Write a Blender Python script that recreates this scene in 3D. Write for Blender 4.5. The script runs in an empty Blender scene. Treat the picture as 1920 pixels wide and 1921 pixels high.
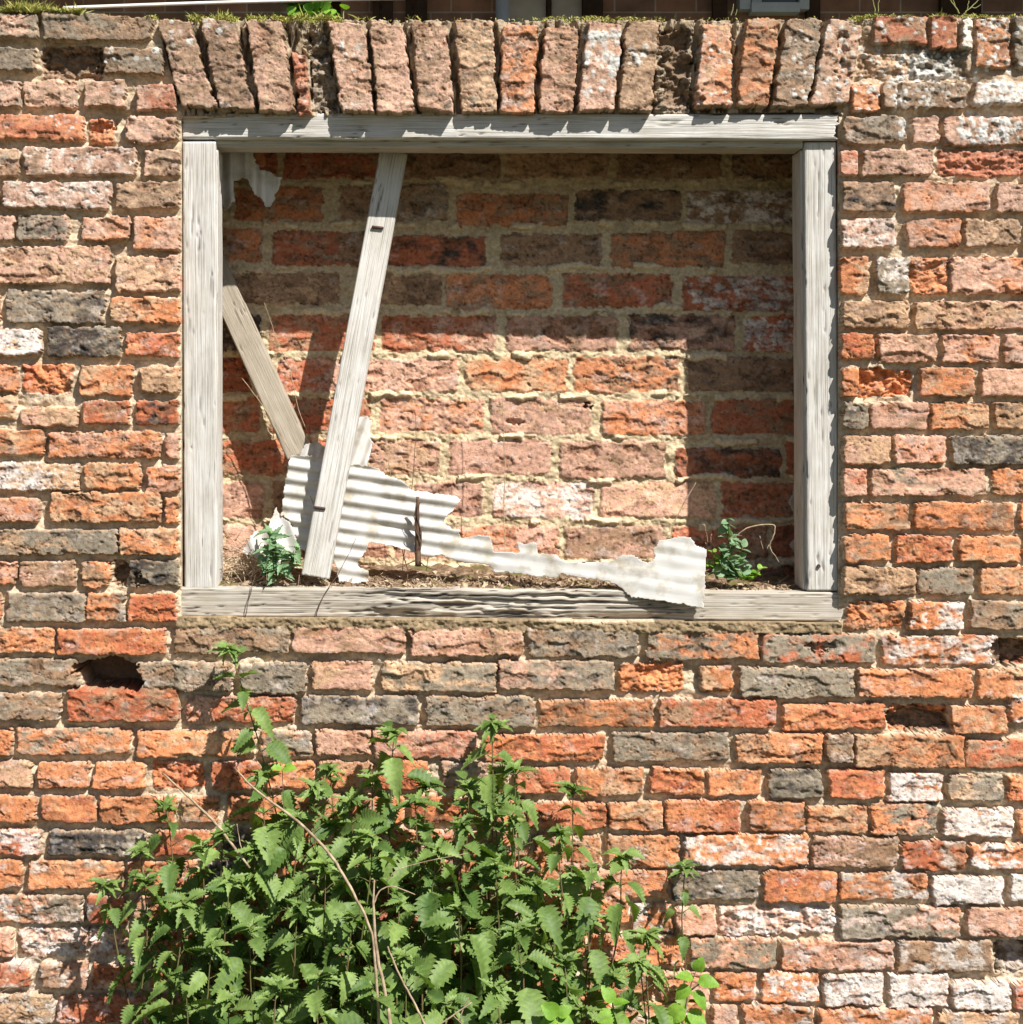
import bpy, math, random
import numpy as np
from mathutils import Vector

# ------------------------------------------------------------------ camera, sky, sun, exposure
S = 0.0011            # metres per photo pixel on the wall face
CX, CY, CD = 800.0, 750.0, 3000.0   # where the level camera axis meets the wall (photo px) and its distance (px)
GZ = 2200.0           # photo row of the ground at the wall foot

sc = bpy.context.scene
COL = sc.collection
cam_d = bpy.data.cameras.new("camera")
cam = bpy.data.objects.new("camera", cam_d)
COL.objects.link(cam)
cam.location = ((CX-960)*S, -CD*S, (GZ-CY)*S)
cam.rotation_euler = (math.radians(90), 0, 0)
cam_d.sensor_width = 36
cam_d.lens = 36*CD/1920
cam_d.shift_x = (960-CX)/1920
cam_d.shift_y = -(960.5-CY)/1920
cam_d.clip_start = 0.05
cam_d.clip_end = 500
sc.camera = cam

SUN = Vector((0.84, -1.0, 1.557)).normalized()     # towards the sun
w = bpy.data.worlds.new("World"); sc.world = w; w.use_nodes = True
nt = w.node_tree; nt.nodes.clear()
sky = nt.nodes.new("ShaderNodeTexSky"); sky.sky_type = 'NISHITA'; sky.sun_disc = False
sky.sun_elevation = math.asin(SUN.z); sky.sun_rotation = math.atan2(SUN.x, SUN.y)
bg = nt.nodes.new("ShaderNodeBackground"); bg.inputs[1].default_value = 0.05
wo = nt.nodes.new("ShaderNodeOutputWorld")
nt.links.new(sky.outputs[0], bg.inputs[0]); nt.links.new(bg.outputs[0], wo.inputs[0])
sd = bpy.data.lights.new("sun", 'SUN'); sd.energy = 5.0; sd.angle = math.radians(0.5); sd.color = (1.0, 0.96, 0.90)
so = bpy.data.objects.new("sun", sd); COL.objects.link(so)
so.rotation_euler = (-SUN).to_track_quat('-Z', 'Y').to_euler()
so.location = (3, -4, 6)
sc.view_settings.view_transform = 'Standard'
sc.view_settings.look = 'None'
sc.view_settings.exposure = 0.70
sc.view_settings.gamma = 1.0

# ------------------------------------------------------------------ helpers
def P(px, py, d=0.0):
    """world point seen at photo pixel (px,py) lying d pixels behind the wall face"""
    f = (CD+d)/CD
    return np.array([((CX+(px-CX)*f)-960)*S, d*S, (GZ-(CY+(py-CY)*f))*S])

def W(x, y, d=0.0):
    """world point of wall-plane coordinates (true px, no perspective)"""
    return np.array([(x-960)*S, d*S, (GZ-y)*S])

def _hash(ix, iy, seed):
    h = (ix.astype(np.int64)*374761393 + iy.astype(np.int64)*668265263 + seed*1442695041) & 0xffffffff
    h = ((h ^ (h >> 13))*1274126177) & 0xffffffff
    return (h ^ (h >> 16)) & 0xffffffff

def perlin(x, y, seed=0):
    x0 = np.floor(x); y0 = np.floor(y)
    fx = x-x0; fy = y-y0
    u = fx*fx*fx*(fx*(fx*6-15)+10); v = fy*fy*fy*(fy*(fy*6-15)+10)
    def g(ax, ay, dx, dy):
        a = _hash(ax, ay, seed)*(2*math.pi/4294967296.0)
        return np.cos(a)*dx+np.sin(a)*dy
    a = g(x0, y0, fx, fy); b = g(x0+1, y0, fx-1, fy)
    c = g(x0, y0+1, fx, fy-1); d = g(x0+1, y0+1, fx-1, fy-1)
    return ((a+(b-a)*u)+((c+(d-c)*u)-(a+(b-a)*u))*v)*1.4

def fbm(x, y, seed=0, octv=4, gain=0.5):
    r = 0; a = 1.0; t = 0
    for i in range(octv):
        r = r + a*perlin(x*2**i+i*17.3, y*2**i-i*9.1, seed+i*101); t += a; a *= gain
    return r/t*1.3

def ridged(x, y, seed=0, octv=3):
    r = 0; a = 1.0; t = 0
    for i in range(octv):
        r = r + a*(1-2*np.abs(perlin(x*2**i+i*7.7, y*2**i+3.3*i, seed+i*57))); t += a; a *= 0.5
    return r/t

def sstep(a, b, x):
    t = np.clip((x-a)/(b-a), 0, 1); return t*t*(3-2*t)

def mk(name, V, F, mat, parent=None, smooth=True, attrs=None):
    """one mesh object; F is a list of (M,k) int arrays"""
    me = bpy.data.meshes.new(name)
    V = np.asarray(V, dtype=np.float32)
    if not isinstance(F, list): F = [F]
    F = [np.asarray(f, dtype=np.int32) for f in F if len(f)]
    nl = sum(f.size for f in F); npg = sum(len(f) for f in F)
    me.vertices.add(len(V)); me.vertices.foreach_set("co", V.ravel())
    me.loops.add(nl); me.polygons.add(npg)
    me.loops.foreach_set("vertex_index", np.concatenate([f.ravel() for f in F]))
    tot = np.concatenate([np.full(len(f), f.shape[1], np.int32) for f in F])
    st = np.concatenate([[0], np.cumsum(tot)[:-1]]).astype(np.int32)
    me.polygons.foreach_set("loop_start", st)
    try: me.polygons.foreach_set("loop_total", tot)
    except Exception: pass
    sm = np.full(npg, bool(smooth)) if np.isscalar(smooth) or isinstance(smooth, bool) else smooth
    me.polygons.foreach_set("use_smooth", sm)
    if attrs:
        for k, a in attrs.items():
            a = np.asarray(a, dtype=np.float32)
            if a.ndim == 1:
                at = me.attributes.new(k, 'FLOAT', 'POINT'); at.data.foreach_set("value", a)
            elif a.shape[1] == 3:
                at = me.attributes.new(k, 'FLOAT_VECTOR', 'POINT'); at.data.foreach_set("vector", a.ravel())
            else:
                at = me.attributes.new(k, 'FLOAT_COLOR', 'POINT'); at.data.foreach_set("color", a.ravel())
    me.update(calc_edges=True); me.validate()
    me.materials.append(mat)
    o = bpy.data.objects.new(name, me); COL.objects.link(o)
    if parent: o.parent = parent
    return o

def tag(o, label, cat=None, group=None, kind=None):
    if label: o["label"] = label
    if cat: o["category"] = cat
    if group: o["group"] = group
    if kind: o["kind"] = kind
    return o

def empty(name, loc=(0, 0, 0)):
    o = bpy.data.objects.new(name, None); COL.objects.link(o); o.location = tuple(loc); o.empty_display_size = 0.05
    return o

class Bag:
    """collects vertices / faces of one mesh"""
    def __init__(s): s.V = []; s.F = {3: [], 4: []}; s.A = []; s.n = 0
    def add(s, V, F, a=None):
        V = np.asarray(V, float)
        for f in (F if isinstance(F, list) else [F]):
            f = np.asarray(f, int)
            if len(f): s.F[f.shape[1]].append(f+s.n)
        s.V.append(V); s.n += len(V)
        if a is None: a = np.zeros(len(V))
        elif np.isscalar(a): a = np.full(len(V), a)
        s.A.append(a)
    def tube(s, pts, r, sides=6, a=None):
        pts = np.asarray(pts, float); n = len(pts)
        r = np.broadcast_to(np.asarray(r, float), (n,))
        t = np.gradient(pts, axis=0); t /= np.linalg.norm(t, axis=1)[:, None]+1e-9
        up = np.array([0.31, 0.87, 0.12]); 
        e1 = np.cross(t, up); e1 /= np.linalg.norm(e1, axis=1)[:, None]+1e-9
        e2 = np.cross(t, e1)
        an = np.arange(sides)*2*math.pi/sides
        V = pts[:, None, :]+r[:, None, None]*(np.cos(an)[None, :, None]*e1[:, None, :]+np.sin(an)[None, :, None]*e2[:, None, :])
        V = V.reshape(-1, 3)
        i = np.arange(n-1)[:, None]*sides; j = np.arange(sides)[None, :]; j2 = (j+1) % sides
        F = np.stack([i+j, i+j2, i+sides+j2, i+sides+j], -1).reshape(-1, 4)
        V = np.vstack([V, pts[0], pts[-1]]); c0 = len(V)-2; c1 = len(V)-1
        j = np.arange(sides); j2 = (j+1) % sides
        T = np.vstack([np.stack([np.full(sides, c0), j2, j], -1), np.stack([np.full(sides, c1), (n-1)*sides+j, (n-1)*sides+j2], -1)])
        s.add(V, [F, T], a)
    def box(s, lo, hi, a=None):
        x0, y0, z0 = lo; x1, y1, z1 = hi
        V = [(x0,y0,z0),(x1,y0,z0),(x1,y1,z0),(x0,y1,z0),(x0,y0,z1),(x1,y0,z1),(x1,y1,z1),(x0,y1,z1)]
        F = [(0,3,2,1),(4,5,6,7),(0,1,5,4),(1,2,6,5),(2,3,7,6),(3,0,4,7)]
        s.add(V, [np.array(F)], a)
    def build(s, name, mat, parent=None, smooth=True, origin=None):
        V = np.vstack(s.V)
        F = [np.vstack(s.F[k]) for k in (3, 4) if s.F[k]]
        if origin is not None: V = V-np.asarray(origin)
        return mk(name, V, F, mat, parent, smooth, {"tone": np.concatenate(s.A)})

# ------------------------------------------------------------------ materials
def mat(name):
    m = bpy.data.materials.new(name); m.use_nodes = True
    n = m.node_tree; b = n.nodes["Principled BSDF"]
    return m, n, b
def N(n, t, **k):
    x = n.nodes.new(t)
    for a, v in k.items():
        if a in x.inputs.keys() if isinstance(a, str) else False: x.inputs[a].default_value = v
        else: setattr(x, a, v)
    return x
def noise(n, vec, scale, detail=4, rough=0.6):
    x = n.nodes.new("ShaderNodeTexNoise"); x.inputs["Scale"].default_value = scale
    x.inputs["Detail"].default_value = detail; x.inputs["Roughness"].default_value = rough
    if vec is not None: n.links.new(vec, x.inputs["Vector"])
    return x.outputs["Fac"]
def ramp(n, fac, stops):
    x = n.nodes.new("ShaderNodeValToRGB"); e = x.color_ramp.elements
    while len(e) < len(stops): e.new(0.5)
    for i, (p, c) in enumerate(stops):
        e[i].position = p; e[i].color = c if len(c) == 4 else (*c, 1)
    n.links.new(fac, x.inputs[0]); return x.outputs[0]
def mixc(n, mode, fac, a, b):
    x = n.nodes.new("ShaderNodeMix"); x.data_type = 'RGBA'; x.blend_type = mode
    for sk, v in ((x.inputs[0], fac), (x.inputs[6], a), (x.inputs[7], b)):
        if hasattr(v, "links"): n.links.new(v, sk)
        elif isinstance(v, (int, float)): sk.default_value = v
        else: sk.default_value = (*v, 1)
    return x.outputs[2]
def bump(n, b, h, strength, dist):
    x = n.nodes.new("ShaderNodeBump"); x.inputs["Strength"].default_value = strength; x.inputs["Distance"].default_value = dist
    n.links.new(h, x.inputs["Height"]); n.links.new(x.outputs[0], b.inputs["Normal"]); return x
def attr(n, name, out="Color"):
    x = n.nodes.new("ShaderNodeAttribute"); x.attribute_name = name; return x.outputs[out]
def geo(n):
    return n.nodes.new("ShaderNodeNewGeometry").outputs["Position"]
def objc(n):
    return n.nodes.new("ShaderNodeTexCoord").outputs["Object"]
def mapv(n, vec, scale):
    x = n.nodes.new("ShaderNodeMapping"); x.inputs["Scale"].default_value = scale
    n.links.new(vec, x.inputs["Vector"]); return x.outputs[0]

def m_brick():
    m, n, b = mat("weathered_brick_and_mortar")
    p = objc(n)
    c = attr(n, "col")
    f1 = noise(n, p, 130, 5, 0.65)
    k = ramp(n, f1, [(0.30, (0.68, 0.66, 0.64)), (0.52, (1, 1, 1)), (0.75, (1.18, 1.18, 1.18))])
    c2 = mixc(n, 'MULTIPLY', 1.0, c, k)
    f2 = noise(n, p, 420, 3, 0.7)
    pits = ramp(n, f2, [(0.30, (0.55, 0.52, 0.5)), (0.40, (1, 1, 1))])
    c3 = mixc(n, 'MULTIPLY', 0.8, c2, pits)
    n.links.new(c3, b.inputs["Base Color"])
    b.inputs["Roughness"].default_value = 0.93
    b.inputs["Specular IOR Level"].default_value = 0.2
    h = N(n, "ShaderNodeMath", operation='ADD'); n.links.new(noise(n, p, 240, 6, 0.7), h.inputs[0]); n.links.new(f2, h.inputs[1])
    bump(n, b, h.outputs[0], 0.8, 0.0022)
    return m
def m_wood(name, light, dark, streak=0.55, spec=0.3, us=5):
    m, n, b = mat(name)
    g = attr(n, "guv", "Vector")
    fine = noise(n, mapv(n, g, (us*1.4, 620, 1)), 1.0, 5, 0.65)
    mid = noise(n, mapv(n, g, (us, 190, 1)), 1.0, 6, 0.7)
    blot = noise(n, mapv(n, g, (14, 22, 1)), 1.0, 4, 0.6)
    c = mixc(n, 'MIX', ramp(n, blot, [(0.35, (0, 0, 0)), (0.7, (1, 1, 1))]), light, tuple(x*y for x, y in zip(light, (0.80, 0.78, 0.73))))
    c = mixc(n, 'MULTIPLY', streak, c, ramp(n, fine, [(0.36, (0.40, 0.38, 0.35)), (0.52, (1, 1, 1))]))
    c = mixc(n, 'MIX', ramp(n, mid, [(0.31, (1, 1, 1)), (0.37, (0, 0, 0))]), c, dark)
    rot = attr(n, "tone", "Fac")
    c = mixc(n, 'MIX', rot, c, dark)
    n.links.new(c, b.inputs["Base Color"])
    b.inputs["Roughness"].default_value = 0.88; b.inputs["Specular IOR Level"].default_value = spec
    h = N(n, "ShaderNodeMath", operation='ADD'); n.links.new(fine, h.inputs[0]); n.links.new(mid, h.inputs[1])
    bump(n, b, h.outputs[0], 0.7, 0.0022)
    return m
def m_leaf(name, dark, light, trans=0.35, yellow=None, veins=True):
    m, n, b = mat(name)
    t = attr(n, "tone", "Fac")
    c = mixc(n, 'MIX', t, dark, light)
    f = noise(n, objc(n), 90, 3, 0.6)
    c = mixc(n, 'MULTIPLY', 0.7, c, ramp(n, f, [(0.35, (0.65, 0.7, 0.6)), (0.65, (1.15, 1.15, 1.1))]))
    n.links.new(c, b.inputs["Base Color"])
    b.inputs["Roughness"].default_value = 0.55; b.inputs["Specular IOR Level"].default_value = 0.35
    bump(n, b, noise(n, objc(n), 420, 3, 0.6), 0.35, 0.001)
    tr = n.nodes.new("ShaderNodeBsdfTranslucent")
    c2 = mixc(n, 'MULTIPLY', 1.0, c, (1.5, 1.7, 0.6)); n.links.new(c2, tr.inputs[0])
    mx = n.nodes.new("ShaderNodeMixShader"); mx.inputs[0].default_value = trans
    n.links.new(b.outputs[0], mx.inputs[1]); n.links.new(tr.outputs[0], mx.inputs[2])
    n.links.new(mx.outputs[0], n.nodes["Material Output"].inputs[0])
    return m
def m_plain(name, a, bcol, scale=60, rough=0.9, tone=False, bs=0.4, bd=0.002):
    m, n, b = mat(name)
    f = noise(n, objc(n), scale, 5, 0.6)
    c = mixc(n, 'MIX', ramp(n, f, [(0.35, (0, 0, 0)), (0.65, (1, 1, 1))]), a, bcol)
    if tone: c = mixc(n, 'MIX', attr(n, "tone", "Fac"), c, bcol)
    n.links.new(c, b.inputs["Base Color"]); b.inputs["Roughness"].default_value = rough
    b.inputs["Specular IOR Level"].default_value = 0.25
    bump(n, b, f, bs, bd)
    return m
def m_plastic():
    m, n, b = mat("weathered_white_plastic")
    p = attr(n, "guv", "Vector")
    st = noise(n, mapv(n, p, (3, 90, 1)), 1.0, 5, 0.65)
    c = mixc(n, 'MIX', ramp(n, st, [(0.35, (0, 0, 0)), (0.75, (1, 1, 1))]), (0.75, 0.745, 0.72), (0.55, 0.545, 0.52))
    dirt = noise(n, objc(n), 22, 5, 0.65)
    c = mixc(n, 'MULTIPLY', 0.8, c, ramp(n, dirt, [(0.34, (0.55, 0.48, 0.36)), (0.52, (1, 1, 1))]))
    n.links.new(c, b.inputs["Base Color"]); b.inputs["Roughness"].default_value = 0.5
    b.inputs["Specular IOR Level"].default_value = 0.3
    tr = n.nodes.new("ShaderNodeBsdfTranslucent"); tr.inputs[0].default_value = (0.85, 0.72, 0.42, 1)
    mx = n.nodes.new("ShaderNodeMixShader"); mx.inputs[0].default_value = 0.22
    n.links.new(b.outputs[0], mx.inputs[1]); n.links.new(tr.outputs[0], mx.inputs[2])
    n.links.new(mx.outputs[0], n.nodes["Material Output"].inputs[0])
    return m
def m_soil():
    m, n, b = mat("soil_and_moss")
    f = noise(n, objc(n), 45, 6, 0.7); f2 = noise(n, objc(n), 14, 4, 0.6)
    c = ramp(n, f, [(0.3, (0.05, 0.03, 0.02)), (0.5, (0.16, 0.10, 0.055)), (0.7, (0.34, 0.25, 0.16))])
    c = mixc(n, 'MIX', ramp(n, f2, [(0.52, (0, 0, 0)), (0.66, (1, 1, 1))]), c, (0.11, 0.11, 0.02))
    n.links.new(c, b.inputs["Base Color"]); b.inputs["Roughness"].default_value = 1
    bump(n, b, f, 1.0, 0.006)
    return m

M_BRICK = m_brick()
M_WOOD = m_wood("silvered_white_wood", (0.66, 0.64, 0.605), (0.19, 0.17, 0.145), 0.8)
M_SILL = m_wood("cracked_sill_wood", (0.56, 0.51, 0.44), (0.06, 0.045, 0.035), 0.9, 0.3, 2.0)
M_BARE = m_wood("bare_brown_plank_wood", (0.46, 0.40, 0.32), (0.14, 0.11, 0.08), 0.6)
M_NETTLE = m_leaf("nettle_leaf", (0.030, 0.085, 0.012), (0.215, 0.305, 0.085), 0.22)
M_BRIGHT = m_leaf("bright_young_leaf", (0.07, 0.19, 0.015), (0.22, 0.38, 0.045), 0.25)
M_GREY = m_leaf("grey_green_leaf", (0.10, 0.19, 0.085), (0.22, 0.34, 0.19), 0.2)
M_STEM = m_plain("nettle_stem", (0.10, 0.12, 0.035), (0.16, 0.09, 0.05), 40)
M_DRY = m_plain("dry_stalk", (0.46, 0.36, 0.24), (0.22, 0.15, 0.09), 50)
M_TWIG = m_plain("brown_twig", (0.17, 0.10, 0.06), (0.06, 0.04, 0.03), 50, tone=False)
M_LITTER = m_plain("leaf_litter", (0.13, 0.07, 0.04), (0.50, 0.38, 0.26), 60, tone=True)
M_PLAST = m_plastic()
M_SOIL = m_soil()
M_MOSS = m_plain("dry_moss_and_grass", (0.52, 0.42, 0.16), (0.34, 0.36, 0.08), 25, tone=True)
M_PAINT = m_plain("grey_white_paint", (0.45, 0.50, 0.55), (0.55, 0.6, 0.64), 8, 0.5, bs=0.05)
M_PIPE = m_plain("pale_pipe", (0.6, 0.63, 0.66), (0.5, 0.54, 0.58), 8, 0.5, bs=0.05)
M_DARK = m_plain("dark_stained_timber", (0.035, 0.02, 0.015), (0.07, 0.04, 0.025), 10)
M_IRON = m_plain("rusty_iron", (0.12, 0.06, 0.04), (0.05, 0.03, 0.025), 300, 0.7)
M_CABLE = m_plain("pale_cable", (0.7, 0.68, 0.64), (0.6, 0.58, 0.55), 30, 0.6, bs=0.1)
mg, n_, b_ = mat("dark_window_glass"); b_.inputs["Base Color"].default_value = (0.02, 0.025, 0.03, 1); b_.inputs["Roughness"].default_value = 0.08
n_.links.new(ramp(n_, noise(n_, objc(n_), 2), [(0.4, (0.015, 0.018, 0.02)), (0.6, (0.05, 0.055, 0.05))]), b_.inputs["Base Color"])
M_GLASS = mg
M_ROOF = m_plain("clay_roof_tiles", (0.22, 0.09, 0.05), (0.12, 0.06, 0.04), 12)
M_GROUND = m_plain("grassy_ground", (0.05, 0.06, 0.02), (0.09, 0.07, 0.04), 6, bs=1.0, bd=0.03)
def m_housebrick():
    m, n, b = mat("house_brick")
    x = n.nodes.new("ShaderNodeTexBrick"); x.inputs["Scale"].default_value = 4.4
    x.inputs["Color1"].default_value = (0.36, 0.18, 0.11, 1); x.inputs["Color2"].default_value = (0.24, 0.14, 0.10, 1)
    x.inputs["Mortar"].default_value = (0.40, 0.34, 0.28, 1); x.inputs["Mortar Size"].default_value = 0.02
    x.inputs["Brick Width"].default_value = 1.0; x.inputs["Row Height"].default_value = 0.33
    mp = n.nodes.new("ShaderNodeMapping"); mp.inputs["Rotation"].default_value = (math.radians(90), 0, 0)
    n.links.new(objc(n), mp.inputs[0]); n.links.new(mp.outputs[0], x.inputs["Vector"])
    c = mixc(n, 'MULTIPLY', 0.8, x.outputs[0], ramp(n, noise(n, objc(n), 7, 5), [(0.3, (0.5, 0.5, 0.5)), (0.7, (1.2, 1.2, 1.2))]))
    n.links.new(c, b.inputs["Base Color"]); b.inputs["Roughness"].default_value = 0.9
    bump(n, b, x.outputs[1], -0.5, 0.01)
    return m
M_HOUSE = m_housebrick()

# ------------------------------------------------------------------ brick layout (traced in photo pixels)
# "y0 y1|x0 x1 colours[flags] [y0 y1];..."  flags: x broken/recessed, H hole, l lichen
FRONT = """
23 72|0 70 gp;78 285 gb 22 77
88 136|0 68 g;75 192 bxx 84 148;193 305 bg 88 140
150 202|0 38 pg;45 143 pb;158 235 pb;255 333 rp 157 207
214 263|0 157 or;165 212 ox 217 272;237 335 pb 217 268
276 330|0 36 tg;43 255 pbw;270 337 bp 278 332
340 392|4 210 pw;217 337 tb
404 453|0 27 p;30 130 gp;150 243 po;250 338 po 405 470
462 534|0 207 pt 460 533;217 338 tp 478 548
544 607|10 195 gk;205 337 ot 555 607
612 672|0 78 wt 615 668;85 228 kg;235 337 ro 622 670
682 738|0 35 op;40 135 rox;150 245 ot 685 742;261 336 tb 687 738
744 800|0 30 to 742 785;35 145 tp 765 800;153 247 rb 750 798;252 337 rk 750 799
808 860|0 83 to 805 855;90 302 op;307 336 pr
868 920|0 147 tw;157 263 to;272 338 po 872 925
928 982|0 75 po 932 980;93 302 ot 925 980;308 335 o 932 983
992 1043|0 220 gt;222 335 to
1051 1102|0 32 op 1050 1098;37 140 bp;150 207 bo 1055 1105;210 238 bxx;240 335 kg
1113 1168|12 160 g;162 235 og;240 332 ro
1177 1228|0 102 ob;107 312 or 1180 1230;326 543 bg;549 761 pb;770 985 pb 1180 1233;990 1200 gb 1182 1235;1210 1425 go 1186 1240;1430 1645 gr 1188 1246;1655 1875 ow 1192 1250;1885 1990 rxx 1200 1250
1240 1300|0 147 gb 1236 1290;250 435 gb 1242 1298;445 575 g 1245 1302;583 699 pt 1242 1297;714 934 gt 1242 1300;936 1154 gp 1240 1297;1162 1285 ox 1245 1300;1315 1377 ot 1250 1300;1385 1606 g 1252 1310;1612 1826 op 1255 1309;1838 1990 ot 1255 1314
1305 1358|0 113 gb 1302 1352;125 338 rb 1291 1356;348 555 rp 1305 1358;563 785 gk 1307 1360;797 1003 gb 1308 1363;1013 1228 ob 1313 1366;1235 1457 rb 1313 1368;1467 1664 or 1320 1371;1672 1782 oxx 1325 1375;1784 1890 ot 1325 1378;1896 1990 ow
1368 1421|0 22 o;30 245 ogp 1367 1419;257 480 ot 1370 1422;490 588 go;592 697 p 1370 1420;700 897 pr 1370 1424;905 1135 ro 1378 1430;1150 1369 gb 1375 1430;1380 1545 ob 1377 1433;1548 1602 bg 1378 1436;1605 1811 to 1380 1441;1815 1990 rb 1388 1443
1429 1482|0 60 tp;70 167 op;175 273 o;285 382 rox;394 490 ro;500 590 o;600 700 ot;710 800 or;830 955 gp;964 1070 rb 1440 1490;1082 1210 ot 1441 1493;1220 1322 or 1442 1493;1330 1430 ot 1444 1495;1443 1545 gk 1444 1498;1556 1661 ro 1447 1500;1666 1771 wo 1452 1505;1782 1885 gt 1453 1507;1890 1990 ro 1455 1507
1494 1545|0 68 o;77 180 or;185 330 o;340 412 tob;425 530 o;540 650 ot;660 760 or;770 905 or;915 987 ob 1502 1550;992 1138 ro 1506 1557;1143 1246 ot 1506 1560;1249 1389 or 1503 1562;1403 1511 ob 1503 1562;1515 1631 to 1512 1565;1635 1762 go 1508 1568;1770 1903 wo 1518 1573;1911 1990 o 1520 1572
1558 1607|0 77 rw;88 275 kg;290 405 ro;414 560 kg;570 700 ot;710 850 or;860 998 og;1005 1130 ot 1568 1626;1140 1277 ob 1568 1629;1285 1517 ow 1566 1628;1525 1688 bp 1571 1628;1692 1815 rb 1578 1635;1819 1990 ow 1584 1632
1616 1670|0 42 o;55 230 ob;240 370 or;380 520 kg;530 690 og;700 850 ro;860 1090 or;1099 1255 op 1634 1686;1262 1428 gk 1634 1691;1433 1570 or 1634 1695;1575 1745 og 1638 1691;1750 1884 w 1643 1698;1896 1990 w 1642 1690
1681 1735|0 157 gow;163 240 rk;250 400 ot;410 620 ob;630 800 r;810 1000 or;1010 1180 o;1187 1262 ow 1697 1750;1268 1345 po 1702 1755;1350 1572 pwx 1702 1757;1578 1803 go 1700 1761;1815 1990 po 1705 1758
1743 1797|0 25 po;35 163 pwx;166 240 pwx;255 460 r;470 690 ob;700 900 o;910 1100 or;1110 1285 or 1755 1815;1295 1458 go 1760 1820;1465 1681 pob 1765 1822;1685 1863 bg 1765 1826;1870 1990 gxx 1768 1828
1807 1857|0 57 rp;75 165 pb;172 268 ro;280 380 r;390 500 ob;510 640 o;650 780 or;790 930 r;940 1080 o;1090 1230 ot 1820 1870;1240 1330 po 1822 1878;1340 1420 o 1824 1882;1430 1540 ow 1827 1884;1546 1660 wo 1830 1890;1668 1781 wo 1828 1892;1786 1898 wp 1841 1897;1905 1990 r 1845 1897
1868 1922|0 100 tg;108 320 r;335 540 ro;550 750 o;760 960 r;970 1150 or;1160 1325 ot 1880 1935;1335 1388 p 1888 1938;1394 1528 ob 1888 1940;1535 1751 op 1892 1946;1760 1915 tb 1900 1950;1922 1990 tg
"""
RIGHT = """
27 92|1640 1742 rbl 27 82;1745 1797 rol 28 95;1803 1825 wl 30 100;1829 1897 obl 30 127;1903 1990 gl 30 130
98 146|1613 1708 txl;1712 1820 glx 88 145;
152 206|1597 1652 ol 158 210;1656 1684 bl;1688 1817 bg;1828 1990 bwl 153 197
217 270|1583 1702 bg;1712 1764 p;1770 1990 pbl 217 273
280 332|1576 1610 pr;1617 1752 pb;1762 1990 rx
340 398|1583 1682 bk;1695 1860 po;1870 1990 p
410 466|1577 1682 pw;1700 1804 po;1812 1917 bt 410 463;1925 1990 o
482 552|1576 1633 ot;1643 1707 gw;1712 1782 ox;1785 1990 po
563 617|1580 1707 bt;1718 1990 tp
627 682|1578 1643 ro 625 675;1650 1760 pb;1768 1877 po;1884 1990 p
691 745|1580 1612 o;1613 1716 oxx;1727 1832 ot;1843 1990 pb
754 807|1580 1630 gk;1635 1742 pb;1748 1857 ot;1866 1990 tb
817 871|1583 1672 tp;1677 1775 po;1785 1990 kg
879 932|1583 1628 pr;1635 1852 pg;1863 1990 ob
941 995|1585 1710 bo;1715 1907 ob;1915 1990 o
1003 1057|1583 1673 ob;1678 1790 ro;1800 1918 ot;1925 1990 o
1064 1118|1582 1720 bt;1723 1827 gb;1838 1990 ot
1128 1182|1590 1700 oxb;1707 1810 ow;1822 1990 bg
"""
ARCH = """
295 34 358 42 410 203 340 203 bpg
374 34 442 40 479 207 412 205 bpk
462 38 530 40 556 212 487 210 pbt
545 96 574 98 583 216 562 218 rx
578 45 611 55 637 212 588 200 gxx
613 38 685 45 704 212 640 213 pbl
693 40 757 45 781 213 708 213 pb
772 38 838 44 853 212 786 207 pbk
853 38 927 40 933 212 866 213 tbg
943 48 1012 46 1002 213 936 213 opk
1020 50 1088 50 1077 212 1010 212 pbr
1104 40 1168 46 1154 210 1082 210 pL
1176 38 1240 42 1223 210 1158 210 btl
1243 60 1305 40 1296 205 1226 205 gxx
1320 44 1374 44 1375 202 1300 202 optl
1398 35 1466 33 1441 202 1382 201 obt
1476 35 1546 34 1517 200 1446 202 bgtl
1554 32 1620 48 1590 196 1521 198 pbl
"""
INNER = """
285 336|415 520 rb;532 735 rb;748 940 b;950 1142 bt;1158 1355 b;1372 1495 b
350 415|440 608 ob;635 843 bg 345 415;857 1068 ob 363 425;1078 1280 bk 357 416;1288 1495 bw 358 420
432 498|405 493 ob 430 493;510 707 rb;725 912 rk 441 503;937 1132 b 437 500;1145 1361 ob 434 503;1370 1495 b
512 578|435 637 bt 510 572;690 830 bt 513 573;838 1036 ob 515 580;1053 1264 rb 512 578;1280 1495 rwb 517 585
591 660|400 490 k;505 705 rb;718 933 rp;948 1160 pb;1180 1380 pk;1395 1495 rw
670 736|400 470 r;520 675 rp;680 861 p;873 1066 ot;1075 1276 ob 667 737;1287 1495 b
746 814|400 490 rb;505 695 rb;708 909 po;920 1110 pt;1128 1326 op 750 818;1335 1495 rb
824 892|400 590 rb;600 680 r;690 828 tp;840 1036 p;1052 1251 pb 827 898;1265 1465 rk 838 897;1475 1500 r
904 972|405 495 p;510 620 b;630 770 p;780 908 p;923 1115 pw;1127 1341 pt;1352 1500 rb
985 1050|420 520 p;530 730 p;740 850 p;860 1048 po;1060 1250 bp;1258 1440 rb;1450 1500 r
1062 1130|405 600 p;610 820 pb;830 1040 r;1050 1250 pb;1260 1500 rb
"""
def s2l(c): return np.array([((x/255+0.055)/1.055)**2.4 for x in c])
PAL = {k: s2l(v) for k, v in dict(o=(222,144,98), r=(198,114,80), p=(218,170,146), b=(168,134,106), g=(154,142,124),
        k=(78,72,68), w=(232,220,212), t=(212,172,136)).items()}
rng = np.random.RandomState(7)

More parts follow.
